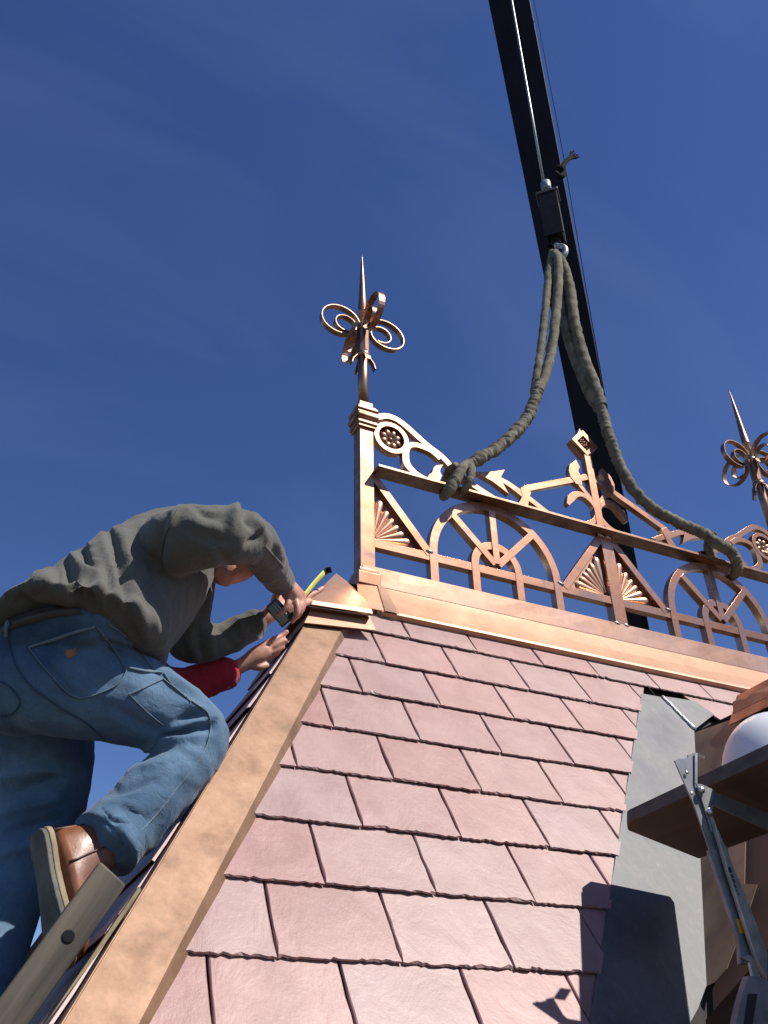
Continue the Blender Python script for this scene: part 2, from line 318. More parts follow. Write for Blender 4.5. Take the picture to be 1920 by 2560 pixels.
def clip_poly(poly, a, b, c):
    """keep a*x+b*s<=c ; poly of (x,s,flag)"""
    out = []; n = len(poly)
    for i in range(n):
        p, q = poly[i], poly[(i + 1) % n]
        dp = a * p[0] + b * p[1] - c; dq = a * q[0] + b * q[1] - c
        if dp <= 0: out.append(p)
        if (dp < 0) != (dq < 0) and abs(dp - dq) > 1e-9:
            t = dp / (dp - dq); out.append((p[0] + (q[0] - p[0]) * t, p[1] + (q[1] - p[1]) * t, 'c'))
    return out
EXP = 0.2095
def slate(frame, x0, x1, s0, clips, seed, length=0.29, fine=True):
    r = random.Random(seed)
    nb = 30 if fine else 4
    sk = r.uniform(-0.0025, 0.0025); lift = r.uniform(0.0, 0.004)
    poly = []
    ph = r.uniform(0, 9)
    for i in range(nb + 1):
        t = i / nb; x = x0 + (x1 - x0) * t
        s = s0 + sk * (t - 0.5) * 2 + ((r.uniform(-0.0012, 0.0012) + 0.0045 * max(0, noise.noise(V((x * 60 + ph * 3, seed, 2)))) + (0.004 if r.random() < 0.06 else 0)) if fine else 0)
        poly.append((x, s, 'b'))
    ns = 7 if fine else 1
    for i in range(1, ns): poly.append((x1 + r.uniform(-0.0012, 0.0008), s0 + length * i / ns, 'r'))
    poly.append((x1, s0 + length, 't')); poly.append((x0, s0 + length, 't'))
    for i in range(ns - 1, 0, -1): poly.append((x0 + r.uniform(-0.0008, 0.0012), s0 + length * i / ns, 'l'))
    for c in clips: poly = clip_poly(poly, *c)
    if len(poly) < 3: return None
    area = sum(p[0] * q[1] - q[0] * p[1] for p, q in zip(poly, poly[1:] + poly[:1])) / 2
    if abs(area) < 0.0012: return None
    hh = lambda s: 0.0134 + 0.8 * lift * (1 - (s - s0) / EXP) - 0.0092 * (s - s0) / EXP
    top = []; mid = []; bot = []
    for x, s, f in poly:
        dx = ds = 0.0
        if f == 'b':
            k = abs(noise.noise(V((x * 26 + ph, seed * 1.7, 0)))) ; ds = 0.0012 + 0.020 * k * k * (1.0 if fine else 0) + (r.uniform(0, 0.0035) if fine else 0)
        elif f == 'r': dx = -0.0015 - r.uniform(0, 0.004)
        elif f == 'l': dx = 0.0015 + r.uniform(0, 0.004)
        elif f == 'c': pass
        top.append(frame(x + dx, s + ds, hh(s + ds)))
        if fine and f in 'b': mid.append(frame(x + dx * 0.3, s + ds * r.uniform(0.25, 0.6), hh(s) - r.uniform(0.0040, 0.0060)))
        else: mid.append(frame(x + dx * 0.4, s + ds * 0.4, hh(s) - 0.002))
        bot.append(frame(x, s + (0.014 if f == 'b' else 0), hh(s) - 0.0074))
    n = len(poly)
    vs = top + mid + bot
    fs = [tuple(range(n))]
    for a, b in ((0, n), (n, 2 * n)):
        for i in range(n):
            j = (i + 1) % n; fs.append((a + i, b + i, b + j, a + j))
    fs.append(tuple(range(3 * n - 1, 2 * n - 1, -1)))
    return mesh('slate', vs, fs, M['slate'], tower)
LS = [2.778, 2.566, 2.359, 2.144, 1.936, 1.728, 1.519, 1.309, 1.10, 0.89, 0.68]
JT = [[1.490, 1.793, 2.110, 2.397, 2.724, 3.03, 3.335], [1.326, 1.629, 1.947, 2.245, 2.555], [1.183, 1.482, 1.784, 2.090, 2.39],
      [1.033, 1.334, 1.643, 1.937, 2.24], [1.182, 1.484, 1.787, 2.09], [1.030, 1.335, 1.635, 1.93], [0.880, 1.185, 1.487, 1.78],
      [0.727, 1.029, 1.330, 1.63], [0.572, 0.874, 1.180, 1.480], [0.727, 1.029, 1.330, 1.63], [0.572, 0.874, 1.180, 1.480]]
vx0, vs0 = rs(1400 + .416 * 490, 1640 + .416 * 240); VK = 0.717      # left edge of the valley flashing
hipclip = (-1.0, 0.477, -(1.055 + 0.07) + 2.758 * 0.477)            # slates stop under the hip cap
for k, s0 in enumerate(LS):
    js = list(JT[k]); w = 0.305
    while js[0] > -0.3: js.insert(0, js[0] - w)
    if k == 0:
        while js[-1] < 4.4: js.append(js[-1] + w)
    else:
        js.append(js[-1] + w); js.append(js[-1] + w)
    for i in range(len(js) - 1):
        x0, x1 = js[i] + 0.0022, js[i + 1] - 0.0022
        if x1 < hip_x(s0) + 0.02: continue
        cl = [hipclip]
        if k >= 1: cl.append((1.0, -VK, vx0 - VK * vs0 + 0.004))
        if k == 0: cl.append((1.0, 0.477, 2 * XM - 1.125 + 2.758 * 0.477))
        slate(F, x0, x1, s0, cl, 100 * k + i)
# course to the right of the valley
for i, (a, b) in enumerate([(2.86, 3.19), (3.195, 3.50), (3.505, 3.81), (3.815, 4.12)]):
    slate(F, a, b, LS[1], [(-1.0, -0.62, -2.93 - 0.62 * 2.662), (1.0, 0.477, 2 * XM - 1.125 + 2.758 * 0.477)], 900 + i)
# left face, in shade
for k in range(10):
    s0 = 2.0 - EXP * k - 0.05
    y = hip_y(s0) - 0.4 + (0.15 if k % 2 else 0)
    i = 0
    while y < 2 * YR - hip_y(s0):
        slate(L, y, y + 0.3, s0, [(-1.0, 0.53, -(1.95 + 0.05) + 0.289 * 0.53), (1.0, 0.53, 2 * YR - 2.0 + 0.289 * 0.53)], 3000 + 50 * k + i, fine=False)
        y += 0.305; i += 1

# hip cap: a folded copper channel over the front left hip
def line_at(p, q, s): return p + (q - p) * s
E1, E0 = F(1.035, 2.706, 0.03), F(0.286, 1.134, 0.03)
F1, F0 = F(1.179, 2.714, 0.03), F(0.468, 1.231, 0.03)
G1, G0 = F(1.232, 2.771, 0.006), F(0.531, 1.309, 0.006)
ext = lambda a, b, k: b + (b - a) * k
E0, F0, G0 = ext(E1, E0, 0.55), ext(F1, F0, 0.62), ext(G1, G0, 0.68)
topcut = 2.72
W1, W0 = E1 + V((0, 0.16, 0)), E0 + V((0, 0.16, 0)); X1, X0 = W1 - NL * 0.035, W0 - NL * 0.035
nseg = 14; vs = []; fs = []
for i in range(nseg + 1):
    t = i / nseg; j = RND.uniform(-0.0012, 0.0012)
    row = [X1.lerp(X0, t), W1.lerp(W0, t) + NL * j, E1.lerp(E0, t), F1.lerp(F0, t) + N * j, G1.lerp(G0, t)]
    vs += row
for i in range(nseg):
    for k in range(4): a = 5 * i + k; fs.append((a, a + 1, a + 6, a + 5))
o = mesh('hip_cap', vs, fs, M['copper_tan'], tower); so = o.modifiers.new('thick', 'SOLIDIFY'); so.thickness = 0.0015; so.offset = -1
tube('hip_seam', [E1.lerp(E0, t / 8) + (N + NL).normalized() * 0.001 for t in range(9)], 0.0025, M['copper_tan'], tower, 6)
# second hip cap (back left) simply mirrored, never in full view
mesh('hip_cap', [bak(V(v)) for v in vs], fs, M['copper_tan'], tower)
vr = [mir(V(v)) for v in vs]; mesh('hip_cap', vr, fs, M['copper_tan'], tower); mesh('hip_cap', [bak(v) for v in vr], fs, M['copper_tan'], tower)

# hip end cap: skirt and small pyramid where hip meets ridge
z3 = lambda x, y: (600 + .30139 * x, 1300 + .30139 * y)
def sheet(name, pts, mat, parent, th=0.003, outward=None):
    pts = [V(p) for p in pts]; nrm = (pts[1] - pts[0]).cross(pts[2] - pts[0]).normalized()
    if outward is not None and nrm.dot(outward) < 0: nrm = -nrm
    n = len(pts); vs = pts + [p - nrm * th for p in pts]
    return mesh(name, vs, [tuple(range(n)), tuple(range(2 * n - 1, n - 1, -1))] + [(i, (i + 1) % n, n + (i + 1) % n, n + i) for i in range(n)], mat, parent)
sk = [roof_px(*z3(535, 850), 0.047), roof_px(*z3(1127, 913), 0.047), roof_px(*z3(1072, 800), 0.055), roof_px(*z3(592, 740), 0.055)]
sheet('cap_skirt', sk, M['copper_apron'], tower, 0.004, N)
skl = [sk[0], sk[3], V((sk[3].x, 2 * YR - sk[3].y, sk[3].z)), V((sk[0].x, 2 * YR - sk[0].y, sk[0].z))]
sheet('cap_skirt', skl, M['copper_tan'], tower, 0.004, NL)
fl = roof_px(*z3(575, 662), 0.095); fr = roof_px(*z3(1092, 742), 0.095)
apex = V((1.261, 2.99, 1.915))
bl, br = bak(fl), bak(fr)
mesh('hip_end_cap', [fl, fr, br, bl, apex, V((1.36, 2.99, 1.86))], [(0, 1, 4), (1, 5, 4), (0, 4, 3), (1, 2, 5), (2, 3, 4), (2, 4, 5), (0, 3, 2, 1)], M['copper_apron'], tower)
dn = -0.022
lipf = lambda p: V((p.x, p.y, p.z)) + S * dn - N * 0.004
vs = [fl, fr, lipf(fr), lipf(fl)]; sheet('cap_drip_edge', vs, M['copper_apron'], tower, 0.003, N)
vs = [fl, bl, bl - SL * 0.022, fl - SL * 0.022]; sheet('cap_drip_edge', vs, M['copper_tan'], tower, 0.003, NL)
sheet('cap_riser', [lipf(fl) + N * -0.008, lipf(fr) + N * -0.008, sk[2] - N * 0.006, sk[3] - N * 0.006], M['copper_dark'], tower, 0.003, N)
# ridge flashing: apron on the slope, upright curb above
XA, XB = 1.395, 2 * XM - 1.395
ap0 = 2.912; fold = F(0, 3.121, 0.03)
nx = 20; vs = []; fs = []
for i in range(nx + 1):
    x = XA + (XB - XA) * i / nx; j = RND.uniform(-1, 1) * 0.0015
    vs += [F(x, ap0 - 0.002, 0.012), F(x, ap0, 0.032), F(x, ap0 + 0.014, 0.034), F(x, (ap0 + 3.12) / 2, 0.031 + j), F(x, 3.117, 0.033), F(x, 3.121, 0.036)]
for i in range(nx):
    for k in range(5): a = 6 * i + k; fs.append((a, a + 1, a + 7, a + 6))
mesh('ridge_apron', vs, fs, M['copper_apron'], tower)
mesh('ridge_apron', [bak(V(v)) for v in vs], fs, M['copper_sheet'], tower)
YC = fold.y + 0.004
vs = []; fs = []
for i in range(nx + 1):
    x = XA - 0.03 + (XB - XA + 0.06) * i / nx; j = RND.uniform(-1, 1) * 0.0012
    vs += [(x, YC, fold.z - 0.02), (x, YC + j, fold.z + 0.05), (x, YC, 1.962), (x, 2 * YR - YC, 1.962), (x, 2 * YR - YC, fold.z - 0.02)]
for i in range(nx):
    for k in range(4): a = 5 * i + k; fs.append((a, a + 1, a + 6, a + 5))
mesh('ridge_curb', vs, fs, M['copper_curb'], tower)
# lapped strips at the left end of the ridge
sheet('lap_strip', [F(1.30, 2.925, 0.030), F(1.41, 2.915, 0.036), F(1.435, 3.118, 0.038), F(1.335, 3.118, 0.030)], M['copper'], tower, 0.002, N)
sheet('lap_strip', [F(1.405, 2.912, 0.040), F(1.465, 2.909, 0.041), F(1.455, 3.118, 0.042), F(1.425, 3.118, 0.041)], M['copper_tan'], tower, 0.002, N)

# ------------------------------------------------------------------ dormer with its valley
z7 = lambda x, y: (1400 + .416 * x, 1640 + .416 * y)
dormer = thing('dormer', 'gabled copper dormer with grey lead coated valley flashing against the slates', 'dormer')
DRX, DRZ = 2.722, 1.317
ND = V((-0.789, 0, 0.614)).normalized(); dd = ND.dot(V((DRX, 0, DRZ)))
def dorm(x, y, h=0.0):
    d = ray(x, y); return d * ((dd + h) / d.dot(ND))
vtop = F(2.722, 2.504, 0.012); vmid = F(2.23, 1.762, 0.012); vbot = F(1.92, 1.296, 0.012)
vlow = vbot + (vbot - vmid) * 1.6
lt = F(vx0 - 0.006, vs0, 0.012)
def ve(s): return F(vx0 - 0.006 + VK * (s - vs0), s, 0.012)
o = sheet('valley_flashing', [ve(1.02), F(1.70, 1.12, 0.012), F(1.84, 1.225, 0.012), vbot, vmid, vtop, F(2.69, 2.715, 0.012), lt, ve(1.85)], M['lead'], dormer, 0.002, N)  # lower end cut away so the black deck stands in for shade
sheet('saddle_flashing', [vtop + N * 0.002, F(2.94, 2.655, 0.014), F(2.885, 2.735, 0.014), F(2.70, 2.722, 0.014)], M['lead'], dormer, 0.002, N)
sm = [vtop.lerp(F(2.69, 2.715, 0.012), t / 14) + N * 0.003 + V((RND.uniform(-.003, .003), 0, 0)) for t in range(15)]
tube('solder_seam', sm, [0.006 + RND.uniform(0, 0.005) for _ in sm], M['solder'], dormer, 7)
# dormer slopes
gy = 0.9
R0 = V((DRX, 2.66, DRZ)); Rf = V((DRX, gy, DRZ)); slope_l = 1.9
dn_ = V((-0.614, 0, -0.789)); lo = lambda p: p + dn_ * slope_l
bkp = lambda p: p - ND * (p.dot(ND) - dd + 0.014)
mesh('dormer_slope', [bkp(p) for p in (R0, Rf, lo(Rf), lo(V((DRX, 2.4, DRZ))), vlow, vbot)], [(0, 1, 2, 3, 4, 5)], M['slope_shade'], dormer)
mr = lambda p: V((2 * DRX - p.x, p.y, p.z))
mesh('dormer_slope', [mr(p) for p in (R0, Rf, lo(Rf), lo(V((DRX, 2.4, DRZ))), F(1.3, 1.0))][:4], [(0, 1, 2, 3)], M['deck'], dormer)
wing = [dorm(*z7(*q), 0.006) for q in [(800, 462), (1085, 362), (1075, 480), (1050, 660), (1060, 900), (1115, 1120), (1108, 1370), (1185, 1372), (1150, 1480), (1070, 1700), (1000, 1880), (930, 1960), (868, 1990), (836, 1230)]]
sheet('lit_valley_wing', wing, M['lead_stain'], dormer, 0.002, ND)  # outline drawn along a cast shadow's edge; this tan is the lit part
o = mesh('ridge_cap', [V((DRX - 0.085, 2.38, DRZ - 0.075)), V((DRX - 0.085, gy, DRZ - 0.075)), V((DRX - 0.05, gy, DRZ - 0.02)), V((DRX - 0.05, 2.38, DRZ - 0.02)),
      V((DRX, 2.38, DRZ + 0.06)), V((DRX, gy, DRZ + 0.085)), V((DRX + 0.085, gy, DRZ - 0.07)), V((DRX + 0.085, 2.38, DRZ - 0.07))],
      [(0, 1, 2, 3), (3, 2, 5, 4), (4, 5, 6, 7)], M['copper'], dormer)  # raised above its measured height so its shadow darkens the slope
so = o.modifiers.new('thick', 'SOLIDIFY'); so.thickness = 0.004
fl_ = [atY(*z7(1040, 345), 2.30), atY(*z7(1038, 275), 2.30), atY(*z7(1075, 255), 2.28), atY(*z7(1110, 262), 2.25), atY(*z7(1150, 225), 2.2), atY(*z7(1330, 130), 2.02), atY(*z7(1330, 205), 2.0)]
sheet('bent_tab', fl_, M['copper_apron'], dormer, 0.003, V((0, -1, 0)))

# ------------------------------------------------------------------ copper cresting on the ridge
crest = thing('roof_cresting', 'ornate new copper ridge cresting with arches, fans, scrolls and spiked end posts', 'cresting')
YF, YB = 2.95, 2.99                                   # bars front and back
PX = [1.39, 2.73, 4.07]
UK = 1.0085; UYF, UYB = 2.972, 3.004
CB = M['copper_bar']
def scroll_strip(parent, c, d, z0, flip=1):
    """a strip of copper bent into a spiral, standing in the vertical plane through direction d"""
    d = V(d); side = V((-d.y, d.x, 0)); pts = []
    n = 64
    for i in range(n + 1):
        ph = 12 + 640 * i / n; k = min(1, max(0, (ph - 200) / 190)); k = k * k * (3 - 2 * k)
        r = 0.106 - 0.050 * k; cx = 0.126 - 0.026 * k; cz = 0.004 - 0.012 * k; ph = math.radians(ph)
        pts.append((cx - r * math.cos(ph), cz + r * math.sin(ph) * 0.95))
    vs = []; fs = []
    hw = 0.0165; th = 0.0022
    for i, (a, z) in enumerate(pts):
        p = pts[max(i - 1, 0)]; q = pts[min(i + 1, n)]; t = V((q[0] - p[0], q[1] - p[1])).normalized(); m = V((-t.y, t.x)) * th
        for sg in (1, -1):
            base = V(c) + d * (a + m.x * sg) + V((0, 0, z0 + z + m.y * sg))
            vs += [base + side * hw, base - side * hw]
    for i in range(n):
        a = 4 * i; b = a + 4
        fs += [(a, a + 1, b + 1, b), (a + 2, b + 2, b + 3, a + 3), (a, b, b + 2, a + 2), (a + 1, a + 3, b + 3, b + 1)]
    fs += [(0, 2, 3, 1), (4 * n, 4 * n + 1, 4 * n + 3, 4 * n + 2)]
    return mesh('scroll', vs, fs, M['copper_dark'], parent, smooth=False)
def end_post(px):
    yc = 2.986; hw = 0.0355
    po = box('end_post', (px - hw, yc - hw, 1.87), (px + hw, yc + hw, 2.735), CB, crest, 0.003)
    box('post_base', (px - 0.053, yc - 0.053, 1.862), (px + 0.053, yc + 0.053, 1.922), CB, po, 0.004)
    box('post_base', (px - 0.045, yc - 0.045, 1.922), (px + 0.045, yc + 0.045, 1.945), CB, po, 0.006)
    for z0, z1, w, bv in ((2.716, 2.732, 0.046, 0.003), (2.732, 2.752, 0.053, 0.006), (2.752, 2.764, 0.047, 0.002), (2.764, 2.800, 0.061, 0.016),
                          (2.800, 2.812, 0.050, 0.002), (2.812, 2.834, 0.057, 0.008), (2.834, 2.846, 0.046, 0.002), (2.846, 2.880, 0.036, 0.003)):
        box('cap_moulding', (px - w, yc - w, z0), (px + w, yc + w, z1), M['copper_dark'] if w > 0.05 else CB, po, bv)
    c = V((px, yc, 0))
    sp = lathe('spire', c, [(0.0268, 2.878), (0.0258, 3.10), (0.0250, 3.30), (0.0240, 3.528), (0.0262, 3.530), (0.0262, 3.540), (0.0236, 3.543), (0.0190, 3.66), (0.0120, 3.81), (0.0055, 3.93), (0.0028, 3.965), (0.0012, 3.992)], M['copper_dark'], po, 20)
    for z, w in ((3.215, 0.037), (3.40, 0.034)):
        lathe('collar', c, [(w - 0.006, z - 0.016), (w, z - 0.010), (w, z + 0.010), (w - 0.006, z + 0.016)], M['copper_dark'], po, 12)
    lathe('hub', c, [(0.030, 3.23), (0.032, 3.24), (0.032, 3.39), (0.030, 3.40)], M['copper_dark'], po, 8, smooth=False)
    for d in ((-1, 0), (1, 0), (0, 1), (0, -1)):
        d3 = V((d[0], d[1], 0))
        scroll_strip(po, c, d3, 3.402)
        side = V((-d3.y, d3.x, 0))
        pts = [c + d3 * 0.030 + V((0, 0, 3.215)), c + d3 * 0.042 + V((0, 0, 3.195)), c + d3 * 0.058 + V((0, 0, 3.172)), c + d3 * 0.066 + V((0, 0, 3.140))]
        vs = []; fs = []
        for p in pts: vs += [p + side * 0.015, p - side * 0.015, p + side * 0.015 - d3 * 0.004, p - side * 0.015 - d3 * 0.004]
        for i in range(3):
            a = 4 * i; b = a + 4; fs += [(a, a + 1, b + 1, b), (a + 2, b + 2, b + 3, a + 3), (a, b, b + 2, a + 2), (a + 1, a + 3, b + 3, b + 1)]
        mesh('leaf_tab', vs, fs, M['copper_dark'], po)
    return po
end_post(PX[0]); end_post(PX[2])
# middle post
mp = box('middle_post', (PX[1] - 0.037, 2.949, 1.955), (PX[1] + 0.037, 3.0, 2.463), CB, crest, 0.003)
mu = box('upper_post', (PX[1] - 0.0245, UYF - 0.003, 2.479), (PX[1] + 0.0245, UYB + 0.004, 3.0), CB, crest, 0.003)
dz, dx0 = 3.082, 2.724
outl = [(dx0 - 0.022, 2.998), (dx0 + 0.022, 2.998), (dx0 + 0.088, dz), (dx0 + 0.012, dz + 0.080), (dx0 - 0.004, dz + 0.118), (dx0 - 0.018, dz + 0.082), (dx0 - 0.088, dz)]
ho = [(dx0, 3.026), (dx0 + 0.052, dz - 0.004), (dx0 - 0.004, dz + 0.052), (dx0 - 0.054, dz - 0.002)]
dia = prism('diamond_head', outl, UYF + 0.012, UYB + 0.02, CB, crest, 0.002)
# raised diamond frame
fr_o = [(dx0 + 0.001, 2.996), (dx0 + 0.088, dz), (dx0, dz + 0.092), (dx0 - 0.088, dz)]
vs = [(x, UYF - 0.006, z) for x, z in fr_o] + [(x, UYF - 0.006, z) for x, z in ho] + [(x, UYF + 0.014, z) for x, z in fr_o] + [(x, UYF + 0.011, z) for x, z in ho]
fs = []
for i in range(4):
    j = (i + 1) % 4; fs += [(i, j, 4 + j, 4 + i), (i, 8 + i, 8 + j, j), (4 + i, 4 + j, 12 + j, 12 + i)]
mesh('diamond_frame', vs, fs, CB, dia)
for k in range(8):
    a = 2 * math.pi * k / 8; c = V((dx0 - 0.002 + 0.02 * math.cos(a), UYF + 0.008, dz + 0.008 + 0.02 * math.sin(a)))
    lathe('petal', c, [(0.002, -0.004), (0.009, 0.0), (0.006, 0.006), (0.001, 0.008)], M['copper_dark'], dia, 8, axis=V((0, -1, 0)))
lathe('flower_heart', V((dx0 - 0.002, UYF + 0.008, dz + 0.008)), [(0.010, -0.002), (0.009, 0.007), (0.004, 0.011), (0.001, 0.012)], M['copper_dark'], dia, 10, axis=V((0, -1, 0)))

LOWB, LOWT = 2.065, 2.107
RAILZ = 2.4655
box('shelf_rail', (PX[0] + 0.034, 2.897, RAILZ), (PX[2] - 0.034, 2.982, RAILZ + 0.0125), M['copper_dark'], crest, 0.001)
def fan(bx, sg, ox):
    """quarter fan filling the corner between a post and the lower rail"""
    cx = ox; cz = 2.118
    dg = ribbon('diagonal_bar', [(cx + sg * -0.006, 2.452), (cx + sg * 0.272, 2.095)], 0.040, YF + 0.001, YB - 0.002, CB, crest)
    tri = [(cx, 2.108), (cx, 2.43), (cx + sg * 0.252, 2.108)]
    pan = prism('fan_panel', tri, 2.978, 2.984, M['copper_dark'], crest, 0)
    nl = 6
    for k in range(nl):
        a0 = math.radians(3 + 84 * k / nl); a1 = math.radians(3 + 84 * (k + 1) / nl); am = (a0 + a1) / 2
        Lm = 1 / (math.cos(am) / 0.232 + math.sin(am) / 0.285) - 0.012
        vs = []; fs = []; nr, na = 12, 8
        for i in range(nr + 1):
            t = i / nr; rr = 0.022 + (Lm - 0.022) * t
            half = (a1 - a0) / 2
            endt = math.sqrt(max(0.0, 1 - max(0, (t - 0.82) / 0.18) ** 2))
            for j in range(na + 1):
                u = -1 + 2 * j / na; an = am + half * u * (0.98 if t < 0.82 else 0.98 * endt)
                hgt = rr * math.tan(half) * 1.05 * math.sqrt(max(0, 1 - u * u)) * endt
                vs.append((cx + sg * rr * math.cos(an), 2.977 - hgt * 0.62, cz + rr * math.sin(an)))
        for i in range(nr):
            for j in range(na): a = i * (na + 1) + j; fs.append((a, a + 1, a + na + 2, a + na + 1))
        mesh('fan_lobe', vs, fs, M['copper'], pan, smooth=True)
for bi, (pl, pr) in enumerate(((PX[0], PX[1]), (PX[1], PX[2]))):
    sgm = 1 if bi == 0 else -1
    acx = PX[0] + 0.657 if bi == 0 else PX[2] - 0.657
    ribbon('lower_rail', [(pl + 0.034, (LOWB + LOWT) / 2), (pr - 0.034, (LOWB + LOWT) / 2)], LOWT - LOWB, YF + 0.003, YB, CB, crest)
    R = 0.333; wa = 0.042
    ribbon('arch', [(acx - R, 1.958)] + [(acx - R, 2.05)] + arc2(acx, 2.112, R, 180, 0, 36) + [(acx + R, 2.05), (acx + R, 1.958)], wa, YF, YB + 0.001, CB, crest)
    r2 = 0.117
    ribbon('small_arch', [(acx - r2, 1.958), (acx - r2, 2.05)] + arc2(acx, 2.110, r2, 180, 0, 20) + [(acx + r2, 2.05), (acx + r2, 1.958)], 0.040, YF + 0.0005, YB + 0.002, CB, crest)
    for a, yy, tw in ((47, 0.0, 0), (90, 0.002, 0), (133, 0.001, 0)):
        c, s_ = math.cos(math.radians(a)), math.sin(math.radians(a))
        ribbon('spoke', [(acx + 0.012 * c, 2.118 + 0.012 * s_), (acx + (R - 0.016) * c, 2.112 + (R - 0.016) * s_)], 0.036, YF - 0.0015 - yy, YB - 0.003, CB, crest)
    fan(0, 1, pl + 0.036); fan(0, -1, pr - 0.036)
# scroll work above the shelf, mirrored for the second half
def orn(side):
    base = PX[0] if side == 1 else PX[2]
    def U(pts): return [(base + side * (UK * (PX[0] + x) - PX[0]), z * UK) for x, z in pts]
    def rib(name, pts, w, n=6, dy=0.0, par=crest):
        pp = [(p.x, p.y) for p in cr([(x, z, 0) for x, z in U(pts)], n)]
        ww = lerp_list(w, n) if isinstance(w, list) else w
        return ribbon(name, pp, ww, UYF + dy, UYB + dy, CB, par)
    rc = U([(0.128, 2.697)])[0]
    rg = ribbon('rosette_ring', arc2(rc[0], rc[1], 0.080, 0, 350, 35), 0.026, UYF - 0.004, UYB + 0.002, CB, crest, closed=True)
    lathe('rosette_disc', V((rc[0], UYF + 0.022, rc[1])), [(0.070, -0.003), (0.070, 0.003)], M['copper_dark'], rg, 28, axis=V((0, -1, 0)))
    for k in range(8):
        a = 2 * math.pi * (k + 0.5) / 8; vs = []; fs = []
        ca, sa = math.cos(a), math.sin(a)
        nu, nv = 8, 8
        for i in range(nu + 1):
            t = i / nu; rr = 0.014 + 0.052 * t; hwid = 0.0195 * math.sin(math.pi * min(1, 0.12 + 0.80 * t ** 0.8)) ** 0.8
            for j in range(nv + 1):
                u = -1 + 2 * j / nv
                vs.append((rc[0] + rr * ca - hwid * u * sa, UYF + 0.018 - 0.017 * math.sqrt(max(0, 1 - u * u)) * math.sin(math.pi * (0.06 + 0.88 * t)), rc[1] + rr * sa + hwid * u * ca))
        for i in range(nu):
            for j in range(nv): b = i * (nv + 1) + j; fs.append((b, b + 1, b + nv + 2, b + nv + 1))
        mesh('petal', vs, fs, M['copper_dark'], rg, smooth=True)
    lathe('flower_heart', V((rc[0], UYF + 0.02, rc[1])), [(0.014, 0.0), (0.013, 0.008), (0.007, 0.015), (0.001, 0.017)], M['copper_dark'], rg, 12, axis=V((0, -1, 0)))
    rib('sweep_bar', [(0.03, 2.785), (0.065, 2.806), (0.105, 2.826), (0.155, 2.826), (0.21, 2.799), (0.27, 2.756), (0.33, 2.714), (0.40, 2.674), (0.47, 2.612), (0.53, 2.573), (0.60, 2.538), (0.70, 2.498), (0.735, 2.480)], 0.034)
    rib('loop', [(0.205, 2.655), (0.222, 2.682), (0.252, 2.697), (0.29, 2.699), (0.345, 2.688), (0.39, 2.655)], 0.030, dy=-0.001)
    rib('loop', [(0.213, 2.668), (0.202, 2.63), (0.203, 2.575), (0.226, 2.541), (0.265, 2.517), (0.312, 2.505), (0.345, 2.512)], [0.03, 0.036, 0.040, 0.038, 0.032, 0.03, 0.022], dy=-0.002)
    prism('leaf', U([(0.300, 2.500), (0.322, 2.540), (0.338, 2.556), (0.348, 2.588), (0.364, 2.607), (0.405, 2.624), (0.386, 2.592), (0.382, 2.572), (0.392, 2.552), (0.378, 2.52), (0.36, 2.497)]), UYF - 0.003, UYB - 0.006, CB, crest)
    prism('arrow', U([(0.585, 2.636), (0.68, 2.668), (0.762, 2.706), (0.735, 2.655), (0.735, 2.628), (0.768, 2.556), (0.68, 2.606)]), UYF - 0.002, UYB - 0.003, CB, crest)
    rib('arrow_stem', [(0.715, 2.640), (0.77, 2.624), (0.82, 2.600), (0.875, 2.575)], [0.028, 0.032, 0.036, 0.05])
    prism('knot_plate', U([(0.842, 2.615), (0.862, 2.632), (0.905, 2.608), (0.890, 2.570), (0.876, 2.520), (0.80, 2.490), (0.83, 2.535), (0.848, 2.57)]), UYF - 0.0025, UYB - 0.001, CB, crest)
    rib('raking_bar', [(0.872, 2.622), (1.0, 2.685), (1.15, 2.757), (1.291, 2.824)], 0.036, 1)
    rib('foot_bar', [(0.876, 2.575), (0.93, 2.545), (0.985, 2.512), (1.05, 2.485)], 0.034, dy=0.001)
    # leaves beside the middle post
    m = lambda pts: [(1.34 - x, z) for x, z in pts]
    prism('leaf', U(m([(0.098, 2.752), (0.092, 2.80), (0.108, 2.842), (0.092, 2.872), (0.110, 2.918), (0.158, 2.872), (0.172, 2.825), (0.166, 2.785), (0.138, 2.748)])), UYF - 0.003, UYB - 0.002, CB, crest)
    rib('leaf_stem', m([(0.125, 2.77), (0.088, 2.72), (0.052, 2.678), (0.022, 2.63)]), 0.026, dy=-0.001)
    rib('volute', m([(0.026, 2.60), (0.046, 2.652), (0.095, 2.688), (0.145, 2.682), (0.185, 2.645), (0.212, 2.598)]), [0.028, 0.030, 0.030, 0.036, 0.045, 0.016], dy=-0.002)
    rib('volute', m([(0.024, 2.62), (0.044, 2.560), (0.085, 2.522), (0.15, 2.500), (0.235, 2.490)]), [0.022, 0.030, 0.030, 0.026, 0.018])
orn(1); orn(-1)
# solder blobs at a few joints
for x, z in ((1.695, 2.11), (2.40, 2.11), (2.70, 2.46), (2.745, 2.46), (2.70, 1.962), (2.755, 1.962), (3.05, 2.11)):
    c = V((x, YF - 0.001, z)); vs, fs = tube_data([c + V((-0.018, 0, 0.004)), c, c + V((0.016, 0.0, -0.003))], [0.003, 0.006, 0.003], 6)
    mesh('solder_joint', vs, fs, M['solder'], crest, smooth=True)

